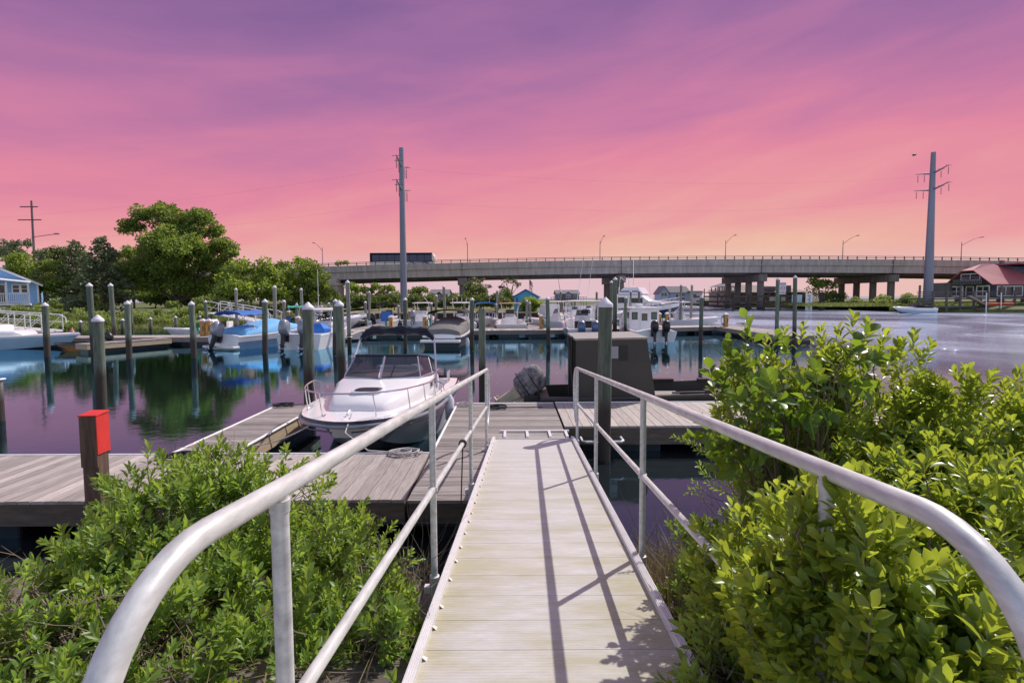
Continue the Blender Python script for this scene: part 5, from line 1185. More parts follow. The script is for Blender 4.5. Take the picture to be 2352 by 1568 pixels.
# ---- pilothouse
a_, c_ = (8.95, 29.3), (8.6, 35.4)
b = boat('pilothouse_boat', 'white pilothouse fishing boat with two black outboards left of the corner dock', (a_[0]+c_[0])/2-.62, (a_[1]+c_[1])/2+.1, toward(a_, c_)-.03, 'motorboat')
sh = hull(b, 6.4, 2.5, 1.25, .62, (.08, .42), .25, .4, .6, 0, 2.3, .38, [M_bottom, M_ltblue, M_white, M_white, M_white], deckz=.1)
s_ = MB(); s_.loft([[(-.92, y0, .3), (.92, y0, .3), (.92, y0, z), (.8, y0, z+.07), (-.8, y0, z+.07), (-.92, y0, z)] for y0, z in ((-.75, 1.82), (.8, 1.86), (1.3, 1.35), (1.9, 1.2))])
cb_ = s_.build('pilothouse', M_white, b, smooth=True, ang=25)
MB().loft([[(-1.0, -1.0, 1.90), (1.0, -1.0, 1.90), (1.0, 1.1, 1.94), (-1.0, 1.1, 1.94)], [(-.95, -.95, 1.97), (.95, -.95, 1.97), (.95, 1.0, 2.0), (-.95, 1.0, 2.0)]]).build('cabin_roof', M_white, b, bevel=.02)
for x0_, x1_ in ((-.78, -.42), (.42, .78)):
    f_ = MB().box(x0_, x1_, -.775, -.752, 1.22, 1.68).build('cabin_window', M_black, b, bevel=.03); MB().box(x0_+.04, x1_-.04, -.785, -.776, 1.27, 1.63).build('pane', mat('greenish_glass', (.10, .13, .11), .1), f_)
d_ = MB().box(-.27, .27, -.79, -.752, .35, 1.75).build('cabin_door', M_whiteb, b, bevel=.01); MB().box(-.18, .18, -.80, -.791, 1.15, 1.6).build('door_window', mat('brownish_glass', (.12, .09, .06), .15), d_)
for y_ in (-.4, .35): MB().box(-.945, -.921, y_-.22, y_+.22, 1.3, 1.65).build('side_window', M_gl, b)
MB().lathe([(.22, 0), (.24, .06), (.22, .18), (.05, .2)], 16, (-.15, 0, 2.0)).build('radar_dome', M_trim, b, smooth=True)
for k in range(6): MB().tube([(-.8+k*.32, -.85, 1.95), (-.8+k*.32, -.95, 2.22)], .022, 5).build('rod_holder', M_trim, b)
bowrail(b, sh, .62, 1., .42, 4)
for x in (-.22, .43): outboard(b, x, -3.3, .62, .95, 4, M_black)
MB().tube([(-.6, .3, 2.0), (-.75, .3, 3.9)], .012, 5).build('antenna', M_trim, b); MB().tube([(.6, .1, 2.0), (.55, .1, 3.6)], .012, 5).build('antenna', M_trim, b)
# ---- yacht
b = boat('sportfishing_yacht', 'large white flybridge yacht with blue stripe behind the pilothouse boat', 15.4, 62, -PI/2-.55, 'yacht')
sh = hull(b, 10.5, 3.4, 2.1, 1.1, (.03, .3), .8, .6, 1.2, 0, 2.3, .4, [M_bottom, M_navy, M_white, M_navy, M_white], deckz=.1)
MB().loft([[(w_, y, 1.2), (w_, y, z), (w_*.85, y, z+.1), (-w_*.85, y, z+.1), (-w_, y, z), (-w_, y, 1.2)] for y, w_, z in ((-2.6, 1.45, 2.85), (.6, 1.45, 2.85), (1.6, 1.3, 2.1), (2.9, 1.0, 2.0))]).build('deckhouse', M_white, b, smooth=True, ang=30)
MB().loft([[(1.35, y, 2.96), (1.35, y, z), (-1.35, y, z), (-1.35, y, 2.96)] for y, z in ((-2.2, 3.2), (-1.5, 3.75), (.2, 3.75), (.8, 3.0))]).build('flybridge', M_white, b, bevel=.05)
MB().box(-1.362, 1.362, -2.0, .3, 3.2, 3.36).build('blue_stripe', M_mblue, b)
for sx in (-1, 1): MB().box(sx*1.452-.01, sx*1.452+.01, -2.2, -1.0, 1.9, 2.6).build('side_window', M_glh, b); MB().box(sx*1.452-.01, sx*1.452+.01, -.6, .8, 1.9, 2.5).build('side_window', M_glh, b)
s_ = MB(); s_.tube([(1.2, -2.2, 3.3), (1.2, -2.0, 5.0), (-1.2, -2.0, 5.0), (-1.2, -2.2, 3.3)], .03, 6); s_.tube([(1.2, 0, 3.6), (1.1, -2.0, 4.95)], .02, 6)
s_.tube([(0, -.8, 3.7), (0, -.8, 7.4)], .04, 6); s_.build('tower_and_mast', M_steel, b)
bowrail(b, sh, .55, 1., .55, 6, .12, .025)
# ---- small hardtop behind pedestal
b = boat('small_hardtop_boat', 'small white hardtop boat pointing right behind the corner dock pedestals', 14.2, 42.6, -PI/2-.2, 'motorboat')
sh = hull(b, 6.0, 2.2, .95, .65, (.05, .6), .3, .3, .7, 0, 2.4, .35, None, deckz=.05)
ttop(b, -.6, .4, 2.15, 1.9, 2.3, xb=True); console(b, -.3, .35, 1.1, .9, 1.2)
# ---- runabout on the far shore
b = boat('far_runabout', 'blue hulled bowrider with windscreen moored at the far right shore', *PY(2096, 719, 76.5)[:2], PI/2, 'motorboat')
sh = hull(b, 5.9, 2.2, .95, .75, (.05, .5), .3, .3, .8, 0, 2.2, .35, [M_bottom, M_ltblue, M_white, M_white, M_white], deckz=.08)
MB().slab([(-.95, .4, .95), (.95, .4, .95), (.8, -.5, 1.5), (-.8, -.5, 1.5)], (0, .02, 0)).build('windscreen', M_gl, b); MB().box(-.9, .9, -2.4, -1.2, .8, 1.1).build('stern_cover', M_nc, b, bevel=.08)
# ---- far row, small
for i, (x, y, rz, lab) in enumerate(((1262, 53.5, .3, 'distant white boat at the rear dock left of the white T-top'), (1320, 56, -.2, 'distant low white boat beyond the T-top of the twin blue engines boat'), (1352, 62, .2, 'distant white boat with small cabin at the outer dock'), (1395, 57, -.9, 'distant white boat half hidden by the near green pile'), (722, 56, .2, 'distant white boat behind the hardtop boat at the rear dock'), (600, 54, 1.2, 'distant white skiff behind the blue bimini at the rear dock'))):
    b = boat('distant_boat', lab, PY(x, 720, y)[0], y, rz, 'motorboat'); sh = hull(b, 6, 2.2, 1.0, .7, (.05, .6), .3, .3, .7, 0, 2.4, .35, None, deckz=.08)
    if i not in (1, 2, 5): MB().loft([[(w_, y_, .6), (w_, y_, z), (-w_, y_, z), (-w_, y_, .6)] for y_, w_, z in ((-.9, .8, 1.9), (.6, .8, 1.9), (1.1, .7, 1.1))]).build('cabin', M_white, b, bevel=.05)
    else: console(b, 0, .3, .8, .8, 1.0)
# bird
p = PY(2100, 356, 40)
bd = thing('flying_bird', 'tiny dark bird in the pink sky left of the tall right steel pole', 'bird', tuple(p))
MB().ball((0, 0, 0), (.10, .16, .08), 7).slab([(.05, .05, 0), (.22, .0, .05), (.05, -.08, 0)], (0, 0, .01)).slab([(-.05, .05, 0), (-.22, .0, .05), (-.05, -.08, 0)], (0, 0, .01)).build('body', M_black, bd)

# ================================================================ VEGETATION
ML_oak = leafmat('oak_leaves', (.125, .185, .040), (.36, .46, .05), .5, .45, .42)
ML_lite = leafmat('light_leaves', (.165, .235, .048), (.44, .55, .06), .5, .4, .45)
ML_con = leafmat('conifer_needles', (.11, .145, .07), (.22, .28, .09), .6, .45, .28)
ML_dk = leafmat('dark_leaves', (.085, .125, .035), (.24, .31, .05), .55, .45, .36)
ML_marsh = leafmat('marsh_elder_leaves', (.21, .275, .08), (.46, .55, .12), .55, .4, .42)
ML_red = leafmat('rusty_green_leaves', (.12, .10, .045), (.2, .2, .06), .55, .4, .35)
def crown_pts(c, r, size, dens=1., squash=.85, sub=13, subr=.40, lump=True):
    c = np.array(c); d = unit(rng.normal(size=(sub, 3))); d[:, 2] = np.abs(d[:, 2])*1.0-.25; d = unit(d)
    sc_ = c + d*np.array([r, r, r*squash])*rng.uniform(.55, .85, (sub, 1)); sr = r*subr*rng.uniform(.7, 1.25, sub)
    P_ = []; N_ = []; T_ = []
    for q, s in zip(sc_, sr):
        n = max(6, int(dens*26*s*s/(size*size)*.55)); dd = unit(rng.normal(size=(n, 3))); rad = s*rng.uniform(.25, 1.08, n)**.55
        P_.append(q+dd*rad[:, None]*np.array([1, 1, .75])); N_.append(dd); T_.append(np.full(n, rng.uniform(-.35, .35))+rng.uniform(-.45, .45, n))
    return np.vstack(P_), np.vstack(N_), np.concatenate(T_)
def tree(name, label, cat, lobes, Y, ml, size=.3, dens=1., base=None, group=None, squash=.85, depth=1., trunk=.2, limbs=True, sub=13, subr=.40):
    """lobes: (x, y, r) as seen in the photograph, standing at distance Y"""
    L_ = []
    for (x, y, r) in lobes: p = PY(x, y, Y); L_.append((np.array([p[0], Y+rnd.uniform(-1, 1)*depth*r*Y/F*.8, p[2]]), r*Y/F))
    cx = sum(l[0][0]*l[1] for l in L_)/sum(l[1] for l in L_); z0 = .5 if base is None else base
    t_ = thing(name, label, cat, (cx, Y, z0), 0, group); o = np.array([cx, Y, z0])
    A = [crown_pts(c-o, r, size, dens, squash, sub, subr) for c, r in L_]
    P_ = np.vstack([a[0] for a in A]); N_ = np.vstack([a[1] for a in A]); T_ = np.concatenate([a[2] for a in A])
    ld = unit(N_*.6+rng.normal(size=N_.shape)*.8+np.array([0, 0, -.2])); v, f, tn = instance(LQ_V, LQ_F, P_, frames(ld), size*rng.uniform(.7, 1.5, len(P_)), T_)
    npmesh('crown', v, f, ml, t_, tn)
    s_ = MB(); top = max(L_, key=lambda l: l[0][2]); h0 = max(.4, (min(l[0][2]-l[1]*.3 for l in L_)-z0)*.6)
    s_.tube([(0, 0, -.5), (.05, 0, h0), tuple((top[0]-o)*.55+np.array([0, 0, h0*.3])), tuple((top[0]-o)*.92)], [trunk, trunk*.8, trunk*.5, trunk*.12], 8)
    if limbs:
        for c, r in L_:
            q = c-o; s_.tube([(0.02, 0, h0), tuple(q*np.array([.45, .45, .62])+np.array([0, 0, h0*.2])), tuple(q)], [trunk*.45, trunk*.3, trunk*.08], 6)
            for k in range(3): e = q+unit(rng.normal(size=3))*r*.7; s_.tube([tuple(q*.85), tuple(e)], [trunk*.14, trunk*.03], 5)
    s_.build('trunk', M_bark, t_, smooth=True); return t_
def conifer(label, x, yt, wpx, Y, ml=None, base=.8, n=15, size=.30, dens=1., group='conifers on the left shore', yb=700):
    top = PY(x, yt, Y)[2]; bw = wpx/2*Y/F; hgt = top-base; p = PY(x, 690, Y); t_ = thing('conifer_tree', label, 'tree', (p[0], Y, base), 0, group)
    P_ = []; D_ = []; T_ = []; s_ = MB(); s_.tube([(0, 0, -.5), (0, 0, hgt*.97)], [.2, .03], 7)
    for i in range(n):
        u = i/n; z = hgt*(.08+.9*u); R_ = bw*(1-u)**.75*rng.uniform(.8, 1.1)+.15; nb = 8
        for k in range(nb):
            a = rng.uniform(0, 2*PI); rr_ = R_*rng.uniform(.7, 1.15); e = np.array([math.cos(a)*rr_, math.sin(a)*rr_, z+rr_*.08]); s_.tube([(0, 0, z), tuple(e)], [.035, .01], 4, caps=False)
            m_ = max(4, int(dens*rr_*20*(.3/size))); uu = rng.uniform(.15, 1.05, m_)**.7; q = e[None]*np.stack([uu, uu, np.ones(m_)], 1)+rng.normal(size=(m_, 3))*np.array([.22, .22, .15])*max(.5, rr_*.4)
            P_.append(q); D_.append(unit(e[None]*np.array([1, 1, 0])*.5+rng.normal(size=(m_, 3))*.5+np.array([0, 0, -.1]))); T_.append(np.full(m_, rng.uniform(-.3, .3))+rng.uniform(-.4, .4, m_))
    P_, D_, T_ = np.vstack(P_), np.vstack(D_), np.concatenate(T_); v, f, tn = instance(LQ_V*np.array([.7, 1, 1]), LQ_F, P_, frames(D_), size*rng.uniform(.7, 1.4, len(P_)), T_)
    npmesh('crown', v, f, ml or ML_con, t_, tn); s_.build('trunk', M_bark, t_); return t_
tree('oak_tree', 'big spreading green tree towering over the left shore', 'tree', [(350, 497, 36), (318, 528, 26), (372, 480, 22), (392, 525, 44), (445, 500, 34), (462, 530, 40), (505, 570, 32), (528, 585, 16), (430, 575, 56), (352, 590, 52), (480, 620, 48), (400, 650, 52), (335, 650, 36), (455, 665, 36), (300, 620, 24), (400, 545, 38), (420, 612, 48), (375, 622, 44), (455, 582, 42), (365, 560, 34)], 56, ML_oak, .22, .85, .9, depth=1.2, trunk=.22, sub=15, subr=.42)
conifer('grey green bushy conifer directly left of the big spreading tree', 238, 537, 130, 52, leafmat('cedar_needles', (.13, .165, .085), (.22, .27, .10), .6, .4, .28), n=20, dens=1.3)
conifer('dark layered conifer left of the bushy grey green one', 180, 545, 100, 62, n=17)
conifer('thin pointed young spruce right of the wooden power pole', 105, 566, 55, 66, n=16, size=.25)
tree('shore_tree', 'dark airy tree behind the blue house at the left edge', 'tree', [(20, 575, 30), (45, 560, 20), (-10, 580, 30), (60, 590, 18)], 78, ML_con, .3, .8, 1.2, 'leafy trees on the left shore', sub=10, subr=.35)
for i, (lobes, Y, ml, lab) in enumerate((
    ([(60, 610, 26), (95, 620, 20), (30, 625, 24), (90, 650, 30)], 72, ML_lite, 'light green tree just right of the blue house roof'),
    ([(135, 620, 20), (150, 650, 26), (115, 665, 24), (180, 660, 20)], 62, ML_oak, 'round green tree above the parked dark suv'),
    ([(150, 590, 24), (135, 610, 26), (200, 610, 30), (270, 620, 34), (280, 660, 34), (230, 660, 30)], 78, ML_dk, 'dark tree mass filling the gap behind the conifers'),
    ([(285, 590, 16), (310, 580, 18)], 72, ML_oak, 'small green crown peeping out left of the big tree trunk'),
    ([(560, 625, 26), (590, 620, 26), (605, 645, 32), (560, 660, 34), (625, 665, 26)], 52, ML_lite, 'rounded light green tree right of the big spreading tree'),
    ([(530, 640, 30), (510, 660, 30), (545, 680, 24)], 60, ML_dk, 'dark low tree between the big tree and the rounded light one'),
    ([(648, 615, 16), (640, 640, 24), (655, 660, 28)], 60, ML_oak, 'upright green tree left of the one reaching the bridge rail'),
    ([(693, 607, 18), (685, 630, 26), (700, 655, 30), (670, 672, 28)], 55, ML_lite, 'tallest light green tree reaching above the bridge rail'),
    ([(728, 632, 22), (735, 655, 24), (715, 680, 26), (742, 675, 16)], 56, ML_oak, 'green tree touching the left end of the bridge beam'),
    ([(780, 606, 8), (795, 604, 7)], 125, ML_lite, 'small green treetop showing just above the bridge rail left of the bus'),
    ([(808, 660, 16), (822, 665, 18), (812, 685, 18)], 92, ML_lite, 'light green tree under the bridge right of the stone abutment'),
    ([(842, 668, 14), (850, 690, 16)], 90, ML_dk, 'dark pointed tree under the bridge left of the steel pole'),
    ([(868, 660, 14), (885, 665, 16), (870, 685, 20), (905, 680, 14)], 92, ML_oak, 'green tree directly left of the steel pole base'),
    ([(955, 672, 16), (970, 668, 14), (960, 690, 20), (943, 688, 14), (980, 692, 14)], 84, ML_oak, 'rounded tree right of the steel pole'),
    ([(1045, 680, 10), (1042, 695, 14), (1058, 695, 12)], 84, ML_dk, 'dark juniper in front of the grey roofed house'),
    ([(1085, 660, 18), (1100, 668, 18), (1080, 685, 22), (1110, 690, 20), (1065, 692, 16)], 80, ML_dk, 'dense dark tree in front of the first bridge pier'),
    ([(1088, 645, 12), (1105, 648, 12), (1120, 658, 9)], 81, ML_red, 'sparse reddish crown rising above the dense dark tree'),
    ([(1160, 675, 16), (1168, 690, 18), (1150, 700, 14)], 78, ML_dk, 'dark rounded tree left of the blue shed'),
    ([(1163, 648, 11), (1180, 646, 11), (1190, 655, 9), (1152, 660, 8)], 79, ML_red, 'sparse spreading reddish crown beside the blue shed roof'),
    ([(1430, 664, 10), (1440, 672, 10)], 135, ML_red, 'faint pale bare looking tree left of the yacht'),
    ([(1885, 650, 22), (1865, 660, 20), (1905, 658, 20), (1880, 680, 24), (1915, 682, 18), (1858, 685, 16)], 104, ML_lite, 'airy light green tree on the island between two bridge piers'),
    ([(1925, 680, 14), (1920, 695, 14)], 101, ML_dk, 'dark shrub at the foot of the island tree, beside the pier'))):
    if i < 9: lobes = [(a, b, c*1.22) for a, b, c in lobes]+[(lobes[-1][0]+dx, 682, 22) for dx in ((-20, 20) if i < 9 else ())]
    tree('shore_tree' if i < 21 else 'shore_shrub', lab, 'tree' if i < 21 else 'shrub', lobes, Y, ml, .23 if Y < 90 else .30, (.85 if i != 20 else .45) if ml is not ML_red else .35, .8, 'leafy trees on the shores', depth=1.1, trunk=.16, limbs=(ml is ML_red or i == 20), subr=.40 if ml is not ML_red else .3)
for i, (x, y) in enumerate(((20, 640), (130, 640), (75, 655), (185, 640), (245, 650), (300, 655), (355, 665), (410, 668), (465, 665), (520, 655), (575, 655), (630, 650), (680, 655), (725, 660))):
    tree('thicket_tree', 'dark low thicket tree '+('behind the blue house roof', 'just left of the dark layered conifer', 'behind the wooden power pole foot', 'behind the parked suv', 'behind the grey green conifer', 'just left of the big tree trunk', 'low left behind the big tree', 'straight behind the big tree trunk', 'low right behind the big tree', 'between the big tree and the rounded light tree', 'behind the rounded light green tree', 'behind the upright green tree', 'behind the tallest light green tree', 'at the left end of the bridge beam')[i], 'tree', [(x, y, 34), (x-18, y+22, 26), (x+18, y+24, 26)], 76, ML_dk, .34, .8, .8, 'dark thicket behind the left shore trees', trunk=.12, limbs=False)
for i, (x, ph) in enumerate(((800, 'left of the stone abutment'), (835, 'below the dark pointed tree'), (870, 'directly left of the tall pole foot'), (905, 'touching the tall pole foot on its left'), (955, 'just right of the tall pole'), (990, 'in front of the grey roofed house'), (1025, 'right of the grey roofed house'), (1062, 'left of the first pier'), (1105, 'right of the first pier'), (1145, 'left of the blue shed'))):
    tree('hedge_shrub', 'dark green hedge shrub on the marina lawn '+ph, 'shrub', [(x, 690, 19), (x-16, 700, 15), (x+16, 699, 15)], 70, ML_dk, .22, .9, .9, 'hedge shrubs along the marina lawn', trunk=.08, limbs=False)
tree('round_bush', 'round bright green bush in front of the blue shed', 'bush', [(1218, 697, 18), (1205, 702, 14), (1232, 703, 14), (1218, 710, 18)], 62, ML_lite, .2, 1.2, .7, trunk=.1, limbs=False)
# dense green cover along the left bank: single marsh shrubs
rs_ = random.Random(3); k = 0
def marsh(x, y, r, Y, lab, ml=ML_marsh):
    r = r*1.25
    tree('marsh_shrub', lab, 'shrub', [(x, y, r), (x-r*.7, y+r*.35, r*.7), (x+r*.7, y+r*.3, r*.7)], Y, ml, .15 if Y < 50 else .2, .9, .3, 'pale green shrubs along the marsh bank', .8, 1.2, .05, False, 9, .45)
MS = [(15, 722, 16, 46, 'at the left edge behind the aluminium gangway'), (45, 716, 15, 47, 'below the blue house porch'), (80, 712, 14, 48, 'under the corner of the blue house'), (115, 715, 18, 46, 'right of the blue house corner'),
      (140, 700, 14, 52, 'just left of the parked suv'), (125, 742, 24, 40.5, 'at the water behind the workboat gangway'), (150, 755, 16, 39.5, 'above the red and white buoy'), (175, 725, 17, 46, 'below the parked suv'), (215, 705, 14, 50, 'right of the parked suv'),
      (235, 728, 18, 45, 'between the two tallest left piles'), (262, 740, 16, 42, 'behind the tall green leaning pile'), (300, 722, 16, 47, 'behind the pair of piles left of the big tree'), (330, 735, 17, 43, 'above the short pile left of the reeds'),
      (365, 722, 14, 48, 'below the big tree trunk'), (385, 738, 17, 43, 'between the two short dock piles'), (425, 722, 18, 46, 'left of the marsh gangway'), (400, 700, 10, 52, 'small one at the foot of the big tree'), (455, 705, 22, 47, 'the tall one left of the marsh gangway'),
      (500, 700, 22, 49, 'the tall one above the marsh gangway'), (545, 708, 20, 50, 'right of the tall thin pile'), (440, 742, 16, 41.5, 'behind the left ochre pedestals'), (480, 728, 14, 45, 'under the marsh gangway rail'), (590, 712, 16, 52, 'behind the blue covered boat'), (635, 712, 14, 53, 'left of the tall pile by the blue bow'), (670, 705, 15, 56, 'below the tallest light green tree'), (715, 705, 15, 57, 'below the bridge end behind the hardtop boat')]
for q in MS: marsh(q[0], q[1], q[2], q[3], 'pale green marsh shrub '+q[4])
SS = [(1960, 695, 12, 95, 'between the piers columns on the right shore'), (2010, 692, 12, 92, 'right of the rightmost pier columns'), (2035, 690, 13, 88, 'dark bushy one left of the moored runabout'), (2070, 694, 12, 86, 'beside the big steel pole'), (2100, 688, 14, 88, 'left of the big steel pole base'), (1850, 700, 11, 108, 'at the left end of the small island'), (1900, 702, 11, 106, 'under the island tree'), (2060, 706, 9, 80, 'on the bank left of the runabout')]
for i, q in enumerate(SS): marsh(q[0], q[1], q[2], q[3], 'green shore shrub '+q[4], ML_dk if i % 2 else ML_marsh)
def grass(name, label, n, fn, h, w, col, seed=1, bend=.35):
    g_ = np.random.default_rng(seed); P_ = np.array([fn(g_) for _ in range(n)]); a = g_.uniform(0, 2*PI, n); hh = h*g_.uniform(.5, 1.2, n); ln = g_.normal(size=(n, 2))*bend
    V_ = np.zeros((n, 6, 3)); dx = np.stack([np.cos(a), np.sin(a), 0*a], 1)*w
    V_[:, 0] = P_-dx; V_[:, 1] = P_+dx; mid = P_+np.stack([ln[:, 0]*hh*.35, ln[:, 1]*hh*.35, hh*.6], 1); tip = P_+np.stack([ln[:, 0]*hh, ln[:, 1]*hh, hh], 1)
    V_[:, 2] = mid+dx*.75; V_[:, 3] = mid-dx*.75; V_[:, 4] = tip+dx*.1; V_[:, 5] = tip-dx*.1; f = (np.array([[0, 1, 2, 3], [3, 2, 4, 5]])[None]+(np.arange(n)*6)[:, None, None]).reshape(-1, 4)
    o = npmesh(name, V_.reshape(-1, 3), f, col, None, np.repeat(g_.uniform(-1, 1, n), 2)); o['kind'] = 'stuff'; return o
ML_gr = leafmat('marsh_grass_blades', (.17, .20, .05), (.25, .3, .06), .6, .3, .3); ML_dry = leafmat('dry_grass_blades', (.22, .17, .09), (.2, .16, .08), .7, .4, .25)
def onleft(g_):
    u = g_.uniform(0, len(LB)-1.001); i = int(u); a, b_ = LB[i], LB[i+1]; q = u-i; d = g_.uniform(.1, 6); return (a[0]+(b_[0]-a[0])*q, a[1]+(b_[1]-a[1])*q+d, .1+.12*min(d, 6))
grass('marsh_grass', '', 14000, onleft, .45, .03, ML_gr)
grass('shore_grass', '', 9000, lambda g_: (g_.uniform(50, 75), g_.uniform(82, 108), .9), .6, .04, ML_gr, 5)
grass('bank_grass', '', 2600, lambda g_: (lambda x, y: (x, y, prof(y)-.03))(g_.uniform(.85, 2.4), g_.uniform(2.2, 5.2)), .38, .004, ML_dry, 8, .5)
grass('bank_litter', '', 2500, lambda g_: (lambda x, y: (x, y, prof(y)-.02))(g_.uniform(-4.5, -.6), g_.uniform(1.2, 5.0)), .16, .004, ML_dry, 9, 1.2)

# ---- near shrubs: stems with real leaves set round them
def sprig(leafV, leafF, n, Ls, leaf, seed, spread=.95, tip=.35):
    g_ = np.random.default_rng(seed); V_ = []; F_ = []; T_ = []; o = 0
    for i in range(n):
        u = i/(n-1); z = Ls*(.12+.88*u**.8); a = i*2.4+g_.uniform(-.3, .3); th = (spread*(1-u)+tip*u)+g_.uniform(-.15, .15); s = leaf*(1-.35*abs(u-.55)/.55)*g_.uniform(.8, 1.15)
        d = np.array([math.cos(a)*math.sin(th), math.cos(th), math.sin(a)*math.sin(th)]); x = unit(np.cross(d, np.array([0, 1., 0]))+1e-6)
        x = unit(x+g_.normal(size=3)*.25); x = unit(x-d*x.dot(d)); zz = np.cross(x, d)
        if zz[1] < 0: x, zz = -x, -zz
        Rm = np.stack([x, d, zz], 1); V_.append(leafV@Rm.T*s+np.array([math.cos(a)*.004, z, math.sin(a)*.004])); F_.append(leafF+o); o += len(leafV); T_.append(np.full(len(leafF), g_.uniform(-.5, .5)+.35*(u-.5)))
    return np.vstack(V_), np.vstack(F_), np.concatenate(T_)
def shrub(name, label, cat, blobs, ml, base, leafdef, nleaf=15, Ls=.2, leaf=.05, dens=150, seed=1, up=.55, extra=(), inner=.35, stemM=None, root=None, group=None, twigs=0, sup=0.):
    global rng
    keep = rng; rng = np.random.default_rng(seed); root = np.array(root if root is not None else [blobs[0][0][0], blobs[0][0][1], base])
    t_ = thing(name, label, cat, tuple(root), 0, group); lv, lf = leafdef; proto = [sprig(lv, lf, nleaf, Ls, leaf, seed*10+k) for k in range(5)]
    P_ = []; D_ = []; S_ = []
    for c, r in blobs:
        c = np.array(c); r = np.array(r if isinstance(r, (tuple, list)) else (r, r, r)); dn = dens*(2.2 if max(r) < .21 else 1.); n = int(dn*(r[0]*r[1]+r[1]*r[2]+r[0]*r[2])*4.2/3)
        d = unit(rng.normal(size=(n*2, 3))); d = d[d[:, 2] > -.75][:n]; n = len(d); q = c+d*r*(1-inner*rng.uniform(0, 1, (n, 1))**2.2)
        q += .09*np.array([[mnoise.noise(tuple(v*4)), mnoise.noise(tuple(v*4+7)), mnoise.noise(tuple(v*4+19))] for v in q])*2
        dr = unit(unit(d/r)*(1-up)+np.array([0, 0, up])+rng.normal(size=(n, 3))*.28); P_.append(q-dr*Ls*.7); D_.append(dr); S_.append(rng.uniform(.7, 1.2, n))
    for (p, d, s) in extra: P_.append(np.array([p])); D_.append(np.array([d], float)); S_.append(np.array([s]))
    P_ = np.vstack(P_)-root; D_ = unit(np.vstack(D_)); S_ = np.concatenate(S_); rot = frames(D_); V = []; F_ = []; T = []; o = 0; pick = rng.integers(0, 5, len(P_)); tt = rng.uniform(-.25, .25, len(P_))
    for k in range(5):
        m_ = pick == k; pv, pf, pt = proto[k]; n = m_.sum()
        if not n: continue
        v = np.einsum('nij,kj->nki', rot[m_], pv)*S_[m_][:, None, None]+P_[m_][:, None, :]; f = pf[None]+(np.arange(n)*len(pv))[:, None, None]+o
        V.append(v.reshape(-1, 3)); F_.append(f.reshape(-1, 4)); T.append((pt[None]+tt[m_][:, None]).ravel()); o += n*len(pv)
    npmesh('foliage', np.vstack(V), np.vstack(F_), ml, t_, np.concatenate(T), smooth=True)
    s_ = MB(); idx = rng.permutation(len(P_))[:min(len(P_), 420)]
    nb = 14; hubs = []
    for k in range(nb): hubs.append(P_[idx[k % len(idx)]]*np.array([.55, .55, .5])+np.array([0, 0, .05])); s_.tube([(rng.uniform(-.1, .1), rng.uniform(-.1, .1), -.25), tuple(hubs[-1]*np.array([.35, .35, .55])), tuple(hubs[-1])], [.014, .011, .008], 6)
    for i in idx:
        h_ = min(hubs, key=lambda q: np.linalg.norm(q-P_[i])); e = P_[i]+D_[i]*Ls*.95*S_[i]; mid = (h_+P_[i])/2+rng.normal(size=3)*.04
        s_.tube([tuple(h_), tuple(mid), tuple(P_[i]), tuple(e)], [.0055, .004, .0028, .0012], 4, caps=False)
    s_.build('stems', stemM or M_twig, t_, smooth=True)
    if twigs:
        s_ = MB()
        for k in range(twigs):
            c, r = blobs[int(rng.integers(0, len(blobs)))]; c = np.array(c)-root; r0 = r if not isinstance(r, (tuple, list)) else r[0]
            a = c+rng.normal(size=3)*np.array([.5, .35, .4])*r0+np.array([0, 0, -.3*r0]); d = unit(np.array([rng.normal()*.5, rng.normal()*.4-.25, 1.])); p_ = a; pts = [tuple(a)]
            for j in range(5): d = unit(d+rng.normal(size=3)*.28); p_ = p_+d*.09; pts.append(tuple(p_))
            s_.tube(pts, [.0042, .0038, .003, .0022, .0016, .0008], 4, caps=False)
            for j in (2, 3, 4): e = np.array(pts[j])+unit(rng.normal(size=3)+np.array([0, 0, .6]))*.10; s_.tube([pts[j], tuple(e)], [.002, .0007], 4, caps=False)
        s_.build('dead_twigs', M_twig, t_)['kind'] = 'stuff'
    rng = keep; return t_
ML_bush = leafmat('groundsel_leaves', (.165, .27, .055), (.42, .56, .06), .38, .4, .44)
ML_bushr = leafmat('glossy_shrub_leaves', (.14, .225, .038), (.52, .60, .05), .30, .5, .46)
ML_vine = leafmat('vine_leaves', (.075, .15, .025), (.30, .44, .03), .34, .3, .45)
LF_n = leaf(.20, .10, -.18); LF_o = leaf(.25, .10, -.2); LF_v = leaf(.36, .12, -.25)
def B(x, y, Y, r): return (tuple(PY(x, y, Y)), r)
shrub('left_shrub', 'large bright green shrub filling the lower left behind the handrail', 'shrub',
      [B(505, 1190, 3.75, .42), B(365, 1195, 3.7, .40), B(620, 1190, 3.6, .40), B(415, 1260, 3.3, .5), B(230, 1320, 3.2, .34), B(300, 1400, 2.9, .45), B(540, 1400, 2.9, .45), B(690, 1330, 3.1, .38), B(500, 1090, 3.7, .17), B(440, 1500, 2.5, .38), B(330, 1560, 2.1, .28), B(620, 1540, 2.35, .30), B(740, 1480, 2.7, .26)],
      ML_bush, .55, LF_n, 16, .19, .070, 225, 3, .5, twigs=110, root=[-1.9, 3.2, .6])
shrub('middle_shrub', 'leafy green shrub between the handrail posts beside the dark dock edge', 'shrub',
      [B(810, 1245, 3.8, .30), B(740, 1280, 3.6, .30), B(850, 1320, 3.6, .26), B(800, 1390, 3.2, .30)], ML_bush, .5, LF_n, 15, .2, .068, 170, 5, .5, twigs=26, root=[-1.05, 3.5, .45])
